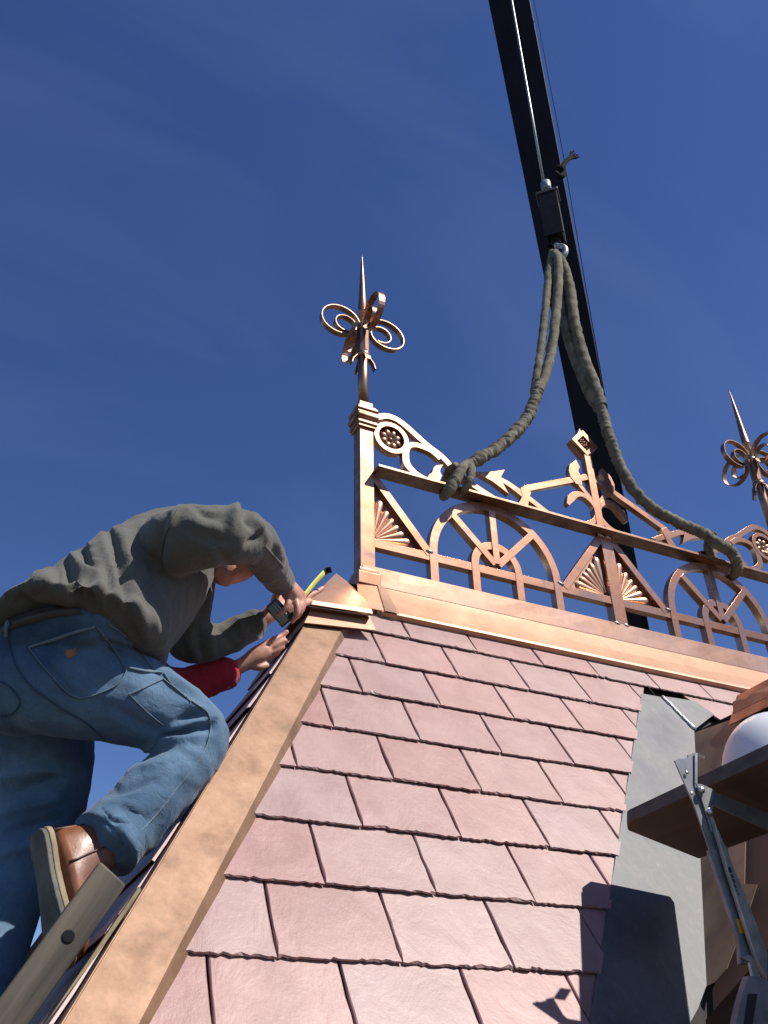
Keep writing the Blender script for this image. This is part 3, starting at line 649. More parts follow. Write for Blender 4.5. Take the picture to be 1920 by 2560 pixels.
# ------------------------------------------------------------------ crane, block, slings
d2 = 1.15732
DP = lambda x, y, Y: atY(x * d2, y * d2, Y)
crane = thing('mobile_crane', 'long black crane boom rising behind the copper cresting', 'crane')
Bb = DP(1368, 1372, 9.0); Bt = DP(1082, -90, 6.2)
ax = (Bt - Bb).normalized()
side = ax.cross((Bb + Bt) / 2).normalized(); nrm = side.cross(ax).normalized()
def beam(name, a, b, wa, wb, da, db, mat, parent, off=0.0):
    vs = []
    for p, w, d in ((a, wa, da), (b, wb, db)):
        for i in (-1, 1):
            for j in (-1, 1): vs.append(p + side * (w * i) + nrm * (d * j + off))
    o = mesh(name, *box_pts(vs), mat, parent); bevel(o, 0.02); return o
wB = 33 * Bb.length / 1939; wT = 36 * Bt.length / 1939
beam('boom_section', Bb, Bb.lerp(Bt, 0.985), wB, wT, wB * 1.1, wT * 1.1, M['boom'], crane)
fr_ = -nrm if nrm.dot(Bb) > 0 else nrm
for sgn in (-1, 1):
    p = [Bb.lerp(Bt, t) + side * (sgn * (wB + (wT - wB) * t) * 0.9) + fr_ * (wB * 1.12) for t in (0, 0.98)]
    tube('boom_flange', p, 0.025, M['boom'], crane, 6)
hookp = DP(1192, 536, 3.0)
blk_top = DP(1186, 425, 3.0)
cabt = V((blk_top.x + 0.0, 3.0, 9.5)); capb = DP(1176, 402, 3.0)
tube('load_line', [capb, DP(1140, 200, 3.0), DP(1105, 0, 3.0), DP(1087, -100, 3.0)], 0.0105, M['wire'], crane, 8)
wire = tube('thin_wire', [DP(1142, -60, 6.0), DP(1216, 330, 6.3), DP(1262, 600, 6.6), DP(1318, 920, 7.2), DP(1352, 1110, 7.6), DP(1395, 1375, 8.2)], 0.0065, M['rope'], None, 6)
tag(wire, 'hair thin dark wire running beside the black crane boom', 'wire')
# hook block
hb = thing('hook_block', 'dark steel crane hook block hanging in front of the boom', 'hook block', loc=(0, 0, 0))
bt = DP(1184, 428, 3.0); bb = DP(1200, 518, 3.0); up = (bt - bb).normalized(); bc = (bt + bb) / 2
hx = V((0.70, -0.71, 0.0)).normalized(); hx = (hx - up * hx.dot(up)).normalized(); hy = up.cross(hx)
hh = (bt - bb).length / 2
obox('block_body', bc, hx, hy, up, 0.058, 0.045, hh, M['iron'], hb, 0.012)
for s_ in (-1, 1): obox('cheek_plate', bc + hy * (s_ * 0.052) - up * 0.01, hx, hy, up, 0.066, 0.006, hh * 0.98, M['iron'], hb, 0.004)
obox('top_plate', bt + up * 0.012, hx, hy, up, 0.078, 0.06, 0.012, M['iron_top'], hb, 0.006)
sc_ = [bt + up * 0.02, bt + up * 0.06, bt + up * 0.09, bt + up * 0.13, capb + up * 0.03]
tube('cable_socket', [bt + up * 0.085, bt + up * 0.11, bt + up * 0.17, bt + up * 0.185], [0.028, 0.036, 0.036, 0.018], M['alu_dull'], hb, 12)
ringp = [bt + up * (0.055 + 0.05 * math.sin(a)) + hx * (0.038 * math.cos(a)) for a in [2 * math.pi * k / 16 for k in range(17)]]
tube('shackle', ringp, 0.012, M['alu_dull'], hb, 8)
hp = [bb - up * 0.0, bb - up * 0.05]
for k in range(11):
    a = math.radians(95 - 27 * k); hp.append(bb - up * 0.125 + hx * (0.052 * math.cos(a)) + up * (0.06 * math.sin(a)))
tube('hook', cr(hp, 2), lerp_list([0.018, 0.017, 0.016] + [0.016, 0.017, 0.019, 0.021, 0.022, 0.021, 0.018, 0.015, 0.011, 0.006], 2), M['chrome'], hb, 8)
tube('swivel', [bb + up * 0.01, bb - up * 0.02, bb - up * 0.045], [0.03, 0.034, 0.022], M['iron'], hb, 12)
# frayed rope tied on the boom
rp = thing('frayed_rope', 'knotted black rope end with frayed strands tied on the boom edge', 'rope')
k0 = DP(1210, 374, 6.0)
tube('knot', cr([DP(1200, 366, 5.95), DP(1212, 362, 5.9), DP(1218, 376, 5.9), DP(1208, 382, 5.9), DP(1200, 374, 5.92)], 4), 0.042, M['rope'], rp, 8)
tube('rope_end', cr([DP(1212, 366, 5.9), DP(1220, 352, 5.9), DP(1229, 342, 5.9)], 4), 0.036, M['rope'], rp, 8)
for ex, ey in ((1234, 326), (1240, 325), (1243, 331), (1249, 334), (1251, 339), (1246, 342)):
    tube('strand', cr([DP(1227, 345, 5.9), DP((1227 + ex) / 2 + 1, (345 + ey) / 2 - 1, 5.9), DP(ex, ey, 5.88)], 4), [0.018] * 4 + [0.013] * 4 + [0.008], M['rope'], rp, 6)
# slings
def sling_tube(name, pts, rad, parent, seed, seg=14, wr=0.16, n=14):
    r = random.Random(seed); P = cr(pts, n); R = [q * (0.90 if name == 'strand' else (0.76 if name == 'gathered_sleeve' else 0.72)) for q in lerp_list(rad, n)]
    def rf(i, an):
        p = P[i]; s_ = i * 1.0
        a = noise.noise(V((i * 0.42, math.cos(an) * 0.9 + seed, math.sin(an) * 0.9)))
        b = noise.noise(V((i * 1.3, math.cos(an) * 0.5 + seed * 3, math.sin(an) * 0.5)))
        return 1 + wr * (0.9 * a + 1.1 * b)
    o = tube(name, P, R, M['sling'], parent, seg, rf); return o
s1 = thing('left_sling', 'olive fabric lifting sling choked round the shelf rail beside the near end post', 'sling', 'lifting slings')
s1.name = 'lifting_sling'
sling_tube('strand', [DP(1193, 545, 3.0), DP(1186, 590, 2.99), DP(1180, 650, 2.98), DP(1171, 730, 2.97), DP(1161, 800, 2.96), DP(1154, 848, 2.95)], [0.026, 0.030, 0.028, 0.026, 0.026, 0.03], s1, 1)
sling_tube('strand', [DP(1197, 545, 2.97), DP(1206, 570, 2.95), DP(1204, 640, 2.95), DP(1196, 720, 2.94), DP(1184, 790, 2.94), DP(1164, 846, 2.93)], [0.026, 0.034, 0.034, 0.032, 0.032, 0.03], s1, 2)
sling_tube('gathered_sleeve', [DP(1166, 826, 2.94), DP(1154, 865, 2.93), DP(1140, 900, 2.92), DP(1112, 935, 2.91), DP(1075, 968, 2.90), DP(1036, 990, 2.89), DP(1018, 1004, 2.885)], [0.040, 0.040, 0.041, 0.041, 0.040, 0.038, 0.032], s1, 3, wr=0.30, n=22)
sling_tube('choke_wrap', [DP(1010, 1000, 2.87), DP(998, 1012, 2.855), DP(985, 1035, 2.85), DP(968, 1062, 2.87), DP(957, 1074, 2.93)], [0.026, 0.032, 0.038, 0.036, 0.026], s1, 4, wr=0.14)
sling_tube('choke_wrap', [DP(1014, 998, 2.875), DP(1018, 1014, 2.86), DP(1014, 1038, 2.85), DP(1004, 1058, 2.88), DP(996, 1066, 2.93)], [0.028, 0.030, 0.028, 0.024, 0.018], s1, 5, wr=0.2)
sling_tube('choke_wrap', [DP(985, 1006, 2.92), DP(970, 1020, 3.0), DP(962, 1050, 3.03), DP(957, 1074, 2.96)], [0.026, 0.032, 0.032, 0.026], s1, 6)
s2 = thing('lifting_sling', 'olive fabric lifting sling draped down to the far end of the cresting', 'sling', 'lifting slings')
sling_tube('strand', [DP(1200, 545, 3.0), DP(1217, 572, 2.98), DP(1230, 620, 2.97), DP(1240, 690, 2.95), DP(1256, 760, 2.94), DP(1280, 830, 2.93), DP(1299, 880, 2.92)], [0.026, 0.034, 0.038, 0.038, 0.040, 0.046, 0.042], s2, 7, wr=0.13)
sling_tube('strand', [DP(1196, 545, 3.03), DP(1208, 640, 3.02), DP(1222, 710, 3.0), DP(1244, 780, 2.98), DP(1272, 845, 2.95), DP(1294, 885, 2.94)], [0.024, 0.028, 0.032, 0.036, 0.036, 0.03], s2, 8, wr=0.13)
sling_tube('gathered_sleeve', [DP(1294, 868, 2.92), DP(1306, 910, 2.91), DP(1318, 950, 2.90), DP(1340, 1008, 2.90), DP(1372, 1062, 2.89), DP(1415, 1102, 2.89), DP(1468, 1130, 2.88), DP(1520, 1153, 2.87), DP(1548, 1172, 2.86)], [0.038, 0.040, 0.040, 0.040, 0.040, 0.040, 0.041, 0.040, 0.038], s2, 9, wr=0.22, n=20)
sling_tube('choke_wrap', [DP(1530, 1160, 2.86), DP(1552, 1176, 2.85), DP(1577, 1190, 2.85), DP(1590, 1212, 2.85), DP(1592, 1232, 2.88), DP(1582, 1246, 2.95)], [0.036, 0.044, 0.044, 0.042, 0.038, 0.028], s2, 10, wr=0.18)
sling_tube('choke_wrap', [DP(1540, 1150, 2.90), DP(1530, 1180, 2.94), DP(1538, 1204, 2.97), DP(1556, 1216, 3.0)], [0.03, 0.036, 0.036, 0.026], s2, 11, wr=0.16)

# ------------------------------------------------------------------ roof ladder on the left face
z2 = lambda x, y: (.42194 * x, 1900 + .42194 * y)
lad = thing('roof_ladder', 'weathered wooden roof ladder lying on the shaded slope beside the copper hip', 'ladder')
def rail(pa, pb, y0, y1, mat, name, ln, parent):
    """pa outer top corner, pb inner top corner; runs down the slope"""
    ex = (pb - pa); dirn = -SL
    vs = []
    for p in (pa, pb):
        for y in (0.0, y1 - y0):
            for l_ in (0.0, ln): vs.append(p + V((0, y, 0)) + dirn * l_)
    mw = Matrix.Translation(pa) @ SL.to_track_quat('Z', 'Y').to_matrix().to_4x4(); mi = mw.inverted()
    o = mesh(name, *box_pts([mi @ v for v in vs]), mat, parent); o.matrix_world = mw; bevel(o, 0.006, 2); return o
pa = at(*z2(595, 595), 2.12); pb = at(*z2(765, 725), 2.10)
pb = V((pb.x, pa.y, pb.z))
rl = rail(pa, pb, 0, 0.038, M['wood_old'], 'rail', 2.2, lad)
bolt_c = at(*z2(405, 1045), 2.085)
lathe('bolt_head', bolt_c, [(0.013, -0.004), (0.013, 0.001), (0.011, 0.002)], M['iron'], lad, 14, axis=V((0, -1, 0)), smooth=False)
rail(pa + V((0, 0.42, 0)), pb + V((0, 0.42, 0)), 0, 0.038, M['wood_old'], 'rail', 2.2, lad)
for k in range(5):
    c = (pa + pb) / 2 - SL * (0.16 + 0.36 * k) + V((0, 0.23, 0)); obox('rung', c, V((0, 1, 0)), SL, NL, 0.195, 0.03, 0.018, M['wood_old'], lad, 0.004)
la = tag(mesh('batten', *box_pts([p + V((0, y, 0)) - SL * l_ for p in (at(*z2(825, 748), 2.16), at(*z2(838, 770), 2.16)) for y in (0, 0.03) for l_ in (0, 1.6)]), M['wood_edge']), 'thin wooden batten lying between the roof ladder and the copper hip', 'batten')

# ------------------------------------------------------------------ plank, bracket, hard hat by the dormer
K = 0.70
P1 = V((2.533, 2.978, 1.0)) * K; P2 = V((2.933, 2.978, 0.908)) * K
e = (P2 - P1).normalized(); ln = V((-0.06, -0.998, 0.0)).normalized(); upn = e.cross(-ln).normalized()
if upn.z < 0: upn = -upn
th = 0.042; wid = (P2 - P1).length
vs = []
prof = [(0.0, 0.0), (0.05 * 0 + 0.012, -0.0)]
out = [(0.0, 0.016), (0.022, 0.0), (0.06, 0.0)]
n_end = [V((0, 0, 0))]
plank = thing('scaffold_plank', 'dark wooden scaffold plank carried by a steel bracket beside the dormer', 'plank')
pts = [P1 + e * 0.03, P2, P2 + ln * 1.7, P1 + ln * 1.7, P1 + ln * 0.035 + e * 0.002]
n = len(pts); vs = pts + [p + upn * th for p in pts]
o = mesh('board', vs, [tuple(range(n)), tuple(range(2 * n - 1, n - 1, -1))] + [(i, (i + 1) % n, n + (i + 1) % n, n + i) for i in range(n)], M['ply'], plank); bevel(o, 0.005)
for (a, b) in ((P1 + ln * 0.05, P1 + ln * 1.69),):
    sheet('edge_strip', [a - e * 0.0015, b - e * 0.0015, b - e * 0.0015 + upn * (th - 0.004), a - e * 0.0015 + upn * (th - 0.004)], M['ply_edge'], plank, 0.001, -e)
br_ = thing('roof_bracket', 'adjustable galvanised steel roof bracket holding up the scaffold plank', 'bracket')
YBK = 1.66
def bk(x, y, Y=YBK): return atY(*z7(x, y), Y)
def plate(name, px, Y, mat, th=0.004): return sheet(name, [bk(x, y, Y) for x, y in px], mat, br_, th, V((0, -1, 0)))
plate('upright', [(690, 628), (722, 612), (728, 622), (768, 608), (772, 592), (815, 580), (822, 770), (860, 880), (905, 1010), (1012, 1165), (905, 1180), (850, 1020), (800, 880), (745, 755)], YBK, M['alu_dull'])
sheet('stop_tab', [bk(815, 580), bk(872, 606, YBK - 0.0), bk(868, 618, YBK + 0.03), bk(812, 596, YBK + 0.03)], M['alu'], br_, 0.003, V((0, 0, -1)))
sheet('upright_flange', [bk(812, 580, YBK - 0.006), bk(826, 584, YBK - 0.006), bk(826, 770, YBK - 0.006), bk(812, 764, YBK - 0.006)], M['alu'], br_, 0.002, V((0, -1, 0)))
plate('gusset', [(822, 768), (852, 770), (928, 806), (920, 868), (900, 878), (922, 900), (916, 1058), (868, 905)], YBK - 0.008, M['alu'])
for x, y in ((850, 806), (902, 936)):
    c = bk(x, y, YBK - 0.012); lathe('rivet', c, [(0.0095, 0.0), (0.009, 0.003), (0.006, 0.006), (0.001, 0.0075)], M['rivet'], br_, 14, axis=V((0, -1, 0)))
for x, y in ((762, 700), (790, 826)):
    c = bk(x, y, YBK - 0.005); lathe('rivet', c, [(0.005, 0.0), (0.004, 0.002), (0.001, 0.003)], M['rivet'], br_, 10, axis=V((0, -1, 0)))
def strut(name, px, Y0, Y1, mat):
    a = [bk(x, y, Y0) for x, y in px]; b = [V((p.x, p.y + Y1, p.z)) for p in a]; n = len(a)
    o = mesh(name, a + b, [tuple(range(n)), tuple(range(2 * n - 1, n - 1, -1))] + [(i, (i + 1) % n, n + (i + 1) % n, n + i) for i in range(n)], mat, br_); bevel(o, 0.0015, 1); return o
strut('cross_arm', [(922, 812), (1300, 960), (1300, 1060), (905, 882)], YBK + 0.004, 0.012, M['alu_dull'])
strut('strut_inner', [(895, 1165), (1005, 1150), (1215, 1850), (1085, 1852), (1075, 1700)], YBK - 0.002, 0.012, M['alu_dull'])
strut('strut_outer', [(918, 960), (985, 1120), (1120, 1445), (1250, 1780), (1250, 1950), (1185, 1830), (1010, 1290)], YBK - 0.020, 0.012, M['alu'])
for i, (x, y, w, h) in enumerate(((1020, 1285, 22, 30), (1034, 1322, 16, 20), (1044, 1352, 14, 20), (1054, 1385, 12, 14), (1062, 1408, 10, 10), (1074, 1432, 10, 12))):
    pp = [(x - w * .5, y - h * .6), (x + w * .3, y - h * .5), (x + w * .7, y + h * .5), (x - w * .1, y + h * .6)]
    sheet('ink_mark', [bk(a, b, YBK - 0.0208) for a, b in pp], M['black'], br_, 0.0005, V((0, -1, 0)))
sheet('sticker', [bk(a, b, YBK - 0.0035) for a, b in ((1055, 1580), (1085, 1578), (1110, 1665), (1082, 1668))], M['yellow'], br_, 0.0006, V((0, -1, 0)))
strut('foot_channel', [(1135, 1920), (1230, 1930), (1260, 1960), (1260, 2300), (1040, 2300), (1080, 2100)], YBK - 0.05, 0.02, M['alu_dull'])
sheet('slot', [bk(a, b, YBK - 0.052) for a, b in ((1132, 2030), (1188, 2030), (1150, 2260), (1100, 2260))], M['black'], br_, 0.001, V((0, -1, 0)))
strut('hook_plate', [(1085, 1812), (1150, 1795), (1215, 1935), (1165, 1965), (1140, 1840)], YBK - 0.03, 0.008, M['alu'])
# hard hat
hat = thing('hard_hat', 'white hard hat resting on the scaffold plank beside the dormer ridge', 'hard hat')
hb_ = P1 + ln * 0.49 + e * 0.135 + upn * (th + 0.012)
fwd_h = (ln * 0.9 + e * 0.2).normalized(); sd_h = upn.cross(fwd_h).normalized(); fwd_h = sd_h.cross(upn)
vs = []; fs = []; nu, nv = 40, 16
for j in range(nv + 1):
    t = j / nv; an = t * math.pi / 2
    for i in range(nu):
        a = 2 * math.pi * i / nu; rx = 0.135 * math.cos(an) ** 0.75; ry = 0.112 * math.cos(an) ** 0.75; z = 0.15 * math.sin(an) ** 0.95
        rid = 1 + 0.05 * (math.exp(-((math.sin(a) * ry / 0.02) ** 2)) + 0.7 * math.exp(-(((abs(math.sin(a) * ry) - 0.05) / 0.012) ** 2))) * math.sin(an) ** 0.5 if t > 0.15 else 1
        vs.append(hb_ + fwd_h * (math.cos(a) * rx) + sd_h * (math.sin(a) * ry) + upn * (z * rid))
for j in range(nv):
    for i in range(nu): fs.append((j * nu + i, j * nu + (i + 1) % nu, (j + 1) * nu + (i + 1) % nu, (j + 1) * nu + i))
mesh('hat_shell', vs, fs, M['white'], hat, smooth=True)
vs = []; fs = []
for i in range(nu):
    a = 2 * math.pi * i / nu; k = 1 + (0.28 if math.cos(a) > 0 else 0.10) * max(0.2, abs(math.cos(a)))
    for r_, z in ((0.995, 0.004), (k, -0.006), (k, -0.010), (0.96, -0.006)):
        vs.append(hb_ + fwd_h * (math.cos(a) * 0.135 * r_) + sd_h * (math.sin(a) * 0.112 * r_) + upn * z)
for i in range(nu):
    j = (i + 1) % nu
    for k in range(3): fs.append((4 * i + k, 4 * j + k, 4 * j + k + 1, 4 * i + k + 1))
mesh('hat_brim', vs, fs, M['white'], hat, smooth=True)

#PEOPLE
# ------------------------------------------------------------------ people
def sphere_data(c, r, seg=14, rings=9, sc=None):
    vs = []; fs = []
    for j in range(rings + 1):
        ph = math.pi * j / rings
        for i in range(seg):
            a = 2 * math.pi * i / seg
            vs.append(V(c) + V((math.sin(ph) * math.cos(a), math.sin(ph) * math.sin(a), math.cos(ph))) * r)
    for j in range(rings):
        for i in range(seg): fs.append((j * seg + i, j * seg + (i + 1) % seg, (j + 1) * seg + (i + 1) % seg, (j + 1) * seg + i))
    return vs, fs
def chain_data(pts, sub=5):
    """pts: (x_px, y_px, distance, radius) joints -> overlapping swept balls with smooth taper"""
    P = [at(x, y, t) for x, y, t, r in pts]; R = [p[3] for p in pts]
    if len(P) > 1:
        P = cr(P, sub); R = [p.x for p in cr([(r, 0, 0) for r in R], sub)]
    parts = []
    if len(P) > 1: parts.append(tube_data(P, R, 16))
    for i in range(0, len(P), max(1, sub // 2)): parts.append(sphere_data(P[i], R[i]))
    parts.append(sphere_data(P[-1], R[-1]))
    return parts
def loft_data(rings, sub=4, seg=28, sq=2.3):
    """rings: (back px), (front px), distance, half depth ; a closed body between them"""
    C = []; A = []; D = []
    for (bx, by), (fx, fy), t, d, *sh in rings:
        b = at(bx, by, t); f = at(fx, fy, t); C.append((b + f) / 2); A.append((f - b) / 2); D.append((b + f).normalized() * d + DOWN * (sh[0] if sh else 0))
    C, A, D = cr(C, sub), cr(A, sub), cr(D, sub); vs = []; fs = []
    for c, a, d in zip(C, A, D):
        for k in range(seg):
            an = 2 * math.pi * k / seg; ca, sa = math.cos(an), math.sin(an)
            e_ = 2 / sq; vs.append(c + a * (math.copysign(abs(ca) ** e_, ca)) + d * (math.copysign(abs(sa) ** e_, sa)))
    n = len(C)
    for i in range(n - 1):
        for k in range(seg): fs.append((i * seg + k, i * seg + (k + 1) % seg, (i + 1) * seg + (k + 1) % seg, (i + 1) * seg + k))
    fs.append(tuple(range(seg))); fs.append(tuple((n - 1) * seg + k for k in range(seg)))
    return [(vs, fs)]
def fuse(name, parts, mat, parent, voxel=0.008, smooth=6, disp=None, fac=0.5):
    """one continuous skin over all parts"""
    vs = []; fs = []
    for v, f in parts:
        o = len(vs); vs += v; fs += [tuple(i + o for i in q) for q in f]
    me = bpy.data.meshes.new(name + '_raw'); me.from_pydata([tuple(v) for v in vs], [], fs)
    bm = bmesh.new(); bm.from_mesh(me); bmesh.ops.recalc_face_normals(bm, faces=bm.faces); bm.to_mesh(me); bm.free()
    ob = bpy.data.objects.new(name + '_raw', me); COL.objects.link(ob)
    r = ob.modifiers.new('r', 'REMESH'); r.mode = 'VOXEL'; r.voxel_size = voxel
    s_ = ob.modifiers.new('s', 'SMOOTH'); s_.factor = fac; s_.iterations = smooth
    dg = bpy.context.evaluated_depsgraph_get(); ev = ob.evaluated_get(dg)
    out = bpy.data.meshes.new_from_object(ev); out.name = name
    bpy.data.objects.remove(ob); bpy.data.meshes.remove(me)
    if disp:
        co = [v.co.copy() for v in out.vertices]; nr = [v.normal.copy() for v in out.vertices]
        for i, v in enumerate(out.vertices): v.co = co[i] + nr[i] * disp(co[i], nr[i])
        bm = bmesh.new(); bm.from_mesh(out)
        for _ in range(2): bmesh.ops.smooth_vert(bm, verts=bm.verts, factor=0.4, use_axis_x=True, use_axis_y=True, use_axis_z=True)
        bm.to_mesh(out); bm.free()
    for p in out.polygons: p.use_smooth = True
    out.materials.clear(); out.materials.append(mat)
    return link(name, out, None, parent)
def ridge_noise(p, seed):
    return 1.0 - 2.2 * abs(noise.noise(p + V((seed, seed * 0.7, -seed))))
def stretch(p, axis, k):
    a = axis * p.dot(axis); return (p - a) + a * k
def px_of(p):
    z = p.dot(FWD); return 960 + FPX * p.dot(RIGHT) / z, 1280 + FPX * p.dot(DOWN) / z
IMG_DOWN = DOWN.copy(); IMG_RIGHT = RIGHT.copy()

man = thing('person', 'person in grey work jacket and blue jeans leaning over with a tape measure', 'person', loc=(0, 0, 0))
HAND_R = [[(704, 1440, 2.915, .026), (716, 1462, 2.925, .029), (727, 1482, 2.93, .031), (738, 1493, 2.935, .026)], [(722, 1466, 2.925, .026), (746, 1488, 2.945, .022)],
          [(721, 1490, 2.92, .0125), (719, 1512, 2.90, .0112), (708, 1528, 2.893, .0098), (696, 1535, 2.90, .0088)],
          [(737, 1494, 2.925, .0125), (743, 1518, 2.90, .0114), (740, 1538, 2.895, .0102), (731, 1552, 2.905, .009)],
          [(749, 1492, 2.94, .012), (753, 1515, 2.92, .0108), (749, 1533, 2.915, .0096), (742, 1543, 2.925, .0086)],
          [(757, 1485, 2.955, .0108), (760, 1506, 2.94, .0096), (757, 1522, 2.935, .0086), (752, 1532, 2.94, .008)],
          [(703, 1468, 2.94, .0145), (692, 1486, 2.97, .0125), (684, 1505, 2.985, .011)]]
HAND_L = [[(640, 1562, 2.985, .027), (662, 1545, 2.99, .026), (690, 1524, 3.02, .030), (716, 1512, 3.05, .028)],
          [(718, 1502, 3.05, .0125), (752, 1498, 3.12, .0115), (784, 1484, 3.19, .0105), (806, 1471, 3.23, .009)],
          [(720, 1512, 3.05, .0125), (750, 1512, 3.10, .0115), (775, 1504, 3.15, .0105)],
          [(716, 1522, 3.05, .012), (738, 1528, 3.09, .011), (752, 1530, 3.11, .01)],
          [(706, 1530, 3.05, .011), (722, 1540, 3.08, .010), (732, 1545, 3.09, .009)],
          [(690, 1506, 3.03, .0145), (700, 1494, 3.06, .0125), (714, 1488, 3.09, .011)]]
ARM_R = [(455, 1345, 2.50, .06), (560, 1335, 2.48, .05), (632, 1352, 2.59, .042), (668, 1398, 2.72, .036), (704, 1445, 2.915, .027)]
ARM_L = [(490, 1350, 2.92, .06), (475, 1490, 2.95, .05), (470, 1600, 2.90, .042), (560, 1592, 2.94, .037), (650, 1552, 2.985, .027)]
HEAD = [[(470, 1400, 2.76, .065), (530, 1405, 2.80, .062), (580, 1395, 2.85, .07)],
        [(604, 1368, 2.87, .092), (590, 1385, 2.83, .088), (578, 1398, 2.79, .076)],
        [(556, 1420, 2.77, .046), (552, 1440, 2.755, .027)], [(566, 1425, 2.75, .045), (580, 1420, 2.77, .05)],
        [(556, 1448, 2.735, .020), (566, 1452, 2.735, .0185)], [(586, 1447, 2.765, .0105)], [(595, 1443, 2.77, .0105)], [(603, 1436, 2.79, .014), (606, 1430, 2.79, .02)],
        [(619, 1436, 2.78, .0125), (622, 1428, 2.785, .014), (628, 1412, 2.80, .016)], [(540, 1418, 2.74, .03), (560, 1440, 2.73, .022)], [(556, 1385, 2.715, .022), (560, 1378, 2.71, .019), (557, 1392, 2.715, .014)]]
LEG_R = [(120, 1670, 2.46, .11), (330, 1748, 2.47, .09), (505, 1832, 2.48, .06), (425, 1930, 2.42, .05), (330, 2045, 2.345, .04), (290, 2085, 2.33, .032)]
LEG_L = [(60, 1690, 2.66, .11), (95, 1900, 2.69, .09), (80, 2060, 2.66, .062), (10, 2250, 2.6, .05), (-60, 2470, 2.52, .045), (-90, 2660, 2.47, .04)]
parts = loft_data([((60, 1640), (280, 1660), 2.58, .09), ((140, 1490), (400, 1600), 2.56, .14), ((260, 1370), (450, 1530), 2.64, .16), ((400, 1310), (510, 1450), 2.7, .15)])
for c in HAND_R + HAND_L + HEAD + [ARM_R, ARM_L, LEG_R, LEG_L]: parts += chain_data(c)
body = fuse('body', parts, M['skin'], man, voxel=0.0038, smooth=3, fac=0.4)
hairp = []
for c in [(614, 1352, 2.88, .092), (600, 1355, 2.87, .092)]: hairp += chain_data([c])
fuse('hair', hairp, M['hair'], man, 0.006, 3)
# ---- jacket
def seg_dist(x, y, pl):
    best = 1e9; u = 0; n_ = len(pl) - 1
    for i in range(n_):
        ax_, ay_ = pl[i]; bx_, by_ = pl[i + 1]; dx, dy = bx_ - ax_, by_ - ay_
        t = max(0, min(1, ((x - ax_) * dx + (y - ay_) * dy) / (dx * dx + dy * dy)))
        d_ = math.hypot(x - ax_ - dx * t, y - ay_ - dy * t)
        if d_ < best: best = d_; u = (i + t) / n_
    return best, u
def folds(p, n, FL):
    """creases and rolls of the cloth: lines with a width (px), height (m)"""
    if n.dot(p) > 0: return 0.0
    x, y = px_of(p); x /= .48222; y = (y - 1200) / .48222; s_ = 0.0
    for pl, w, amp in FL:
        d_, u = seg_dist(x, y, pl)
        if d_ < 3 * w: s_ += amp * math.exp(-(d_ / w) ** 2) * (0.35 + 0.65 * math.sin(math.pi * min(0.97, max(0.03, u))))
    return s_
JF = [([(560, 250), (590, 330), (615, 430), (640, 540), (665, 650)], 20, -.026), ([(640, 280), (665, 400), (690, 520), (720, 620)], 24, .012), ([(530, 290), (560, 400), (590, 520), (610, 610)], 20, .012),
      ([(418, 345), (445, 410), (480, 465)], 22, -.030), ([(340, 425), (362, 500), (400, 580), (412, 640)], 26, -.034), ([(385, 395), (430, 470), (500, 500), (545, 570)], 26, .022),
      ([(290, 440), (300, 490), (285, 540)], 16, -.024), ([(150, 570), (210, 510), (270, 460)], 26, .016), ([(130, 590), (190, 640), (260, 640)], 22, -.016), ([(556, 480), (560, 530), (566, 590)], 11, -.024),
      ([(450, 540), (470, 600), (500, 650)], 18, -.022), ([(490, 520), (520, 590), (535, 650)], 16, .014), ([(30, 700), (150, 630), (300, 590), (420, 630), (540, 665), (640, 730), (760, 850)], 40, .012),
      ([(700, 640), (740, 720), (770, 830)], 22, .018), ([(640, 700), (700, 760), (740, 820)], 18, -.016), ([(830, 300), (800, 420), (770, 520)], 26, -.010), ([(730, 230), (780, 330), (800, 400)], 24, .008),
      ([(470, 330), (560, 270), (640, 240)], 20, .010), ([(860, 180), (840, 260), (835, 360), (840, 470)], 20, -.016), ([(930, 150), (900, 200), (880, 270)], 16, .014),
      ([(1235, 115), (1215, 170), (1195, 240)], 24, .022), ([(1268, 150), (1285, 200), (1310, 250)], 15, -.022), ([(1310, 190), (1350, 255), (1370, 300)], 18, .016), ([(1362, 262), (1330, 300), (1280, 330)], 15, -.020), ([(1400, 290), (1440, 350), (1470, 420)], 20, .010),
      ([(1000, 140), (1060, 180), (1120, 190)], 18, -.016), ([(960, 200), (1040, 240), (1130, 250)], 22, .010), ([(1040, 300), (1120, 310), (1200, 330)], 26, -.010), ([(1130, 370), (1180, 420), (1210, 440)], 16, -.012),
      ([(1060, 760), (1090, 830), (1100, 900)], 18, .012), ([(1020, 770), (1040, 850), (1050, 930)], 16, -.014), ([(1130, 770), (1170, 820), (1200, 860)], 16, -.010), ([(930, 830), (960, 890), (980, 940)], 18, -.012), ([(1230, 720), (1250, 770), (1270, 820)], 12, .007)]
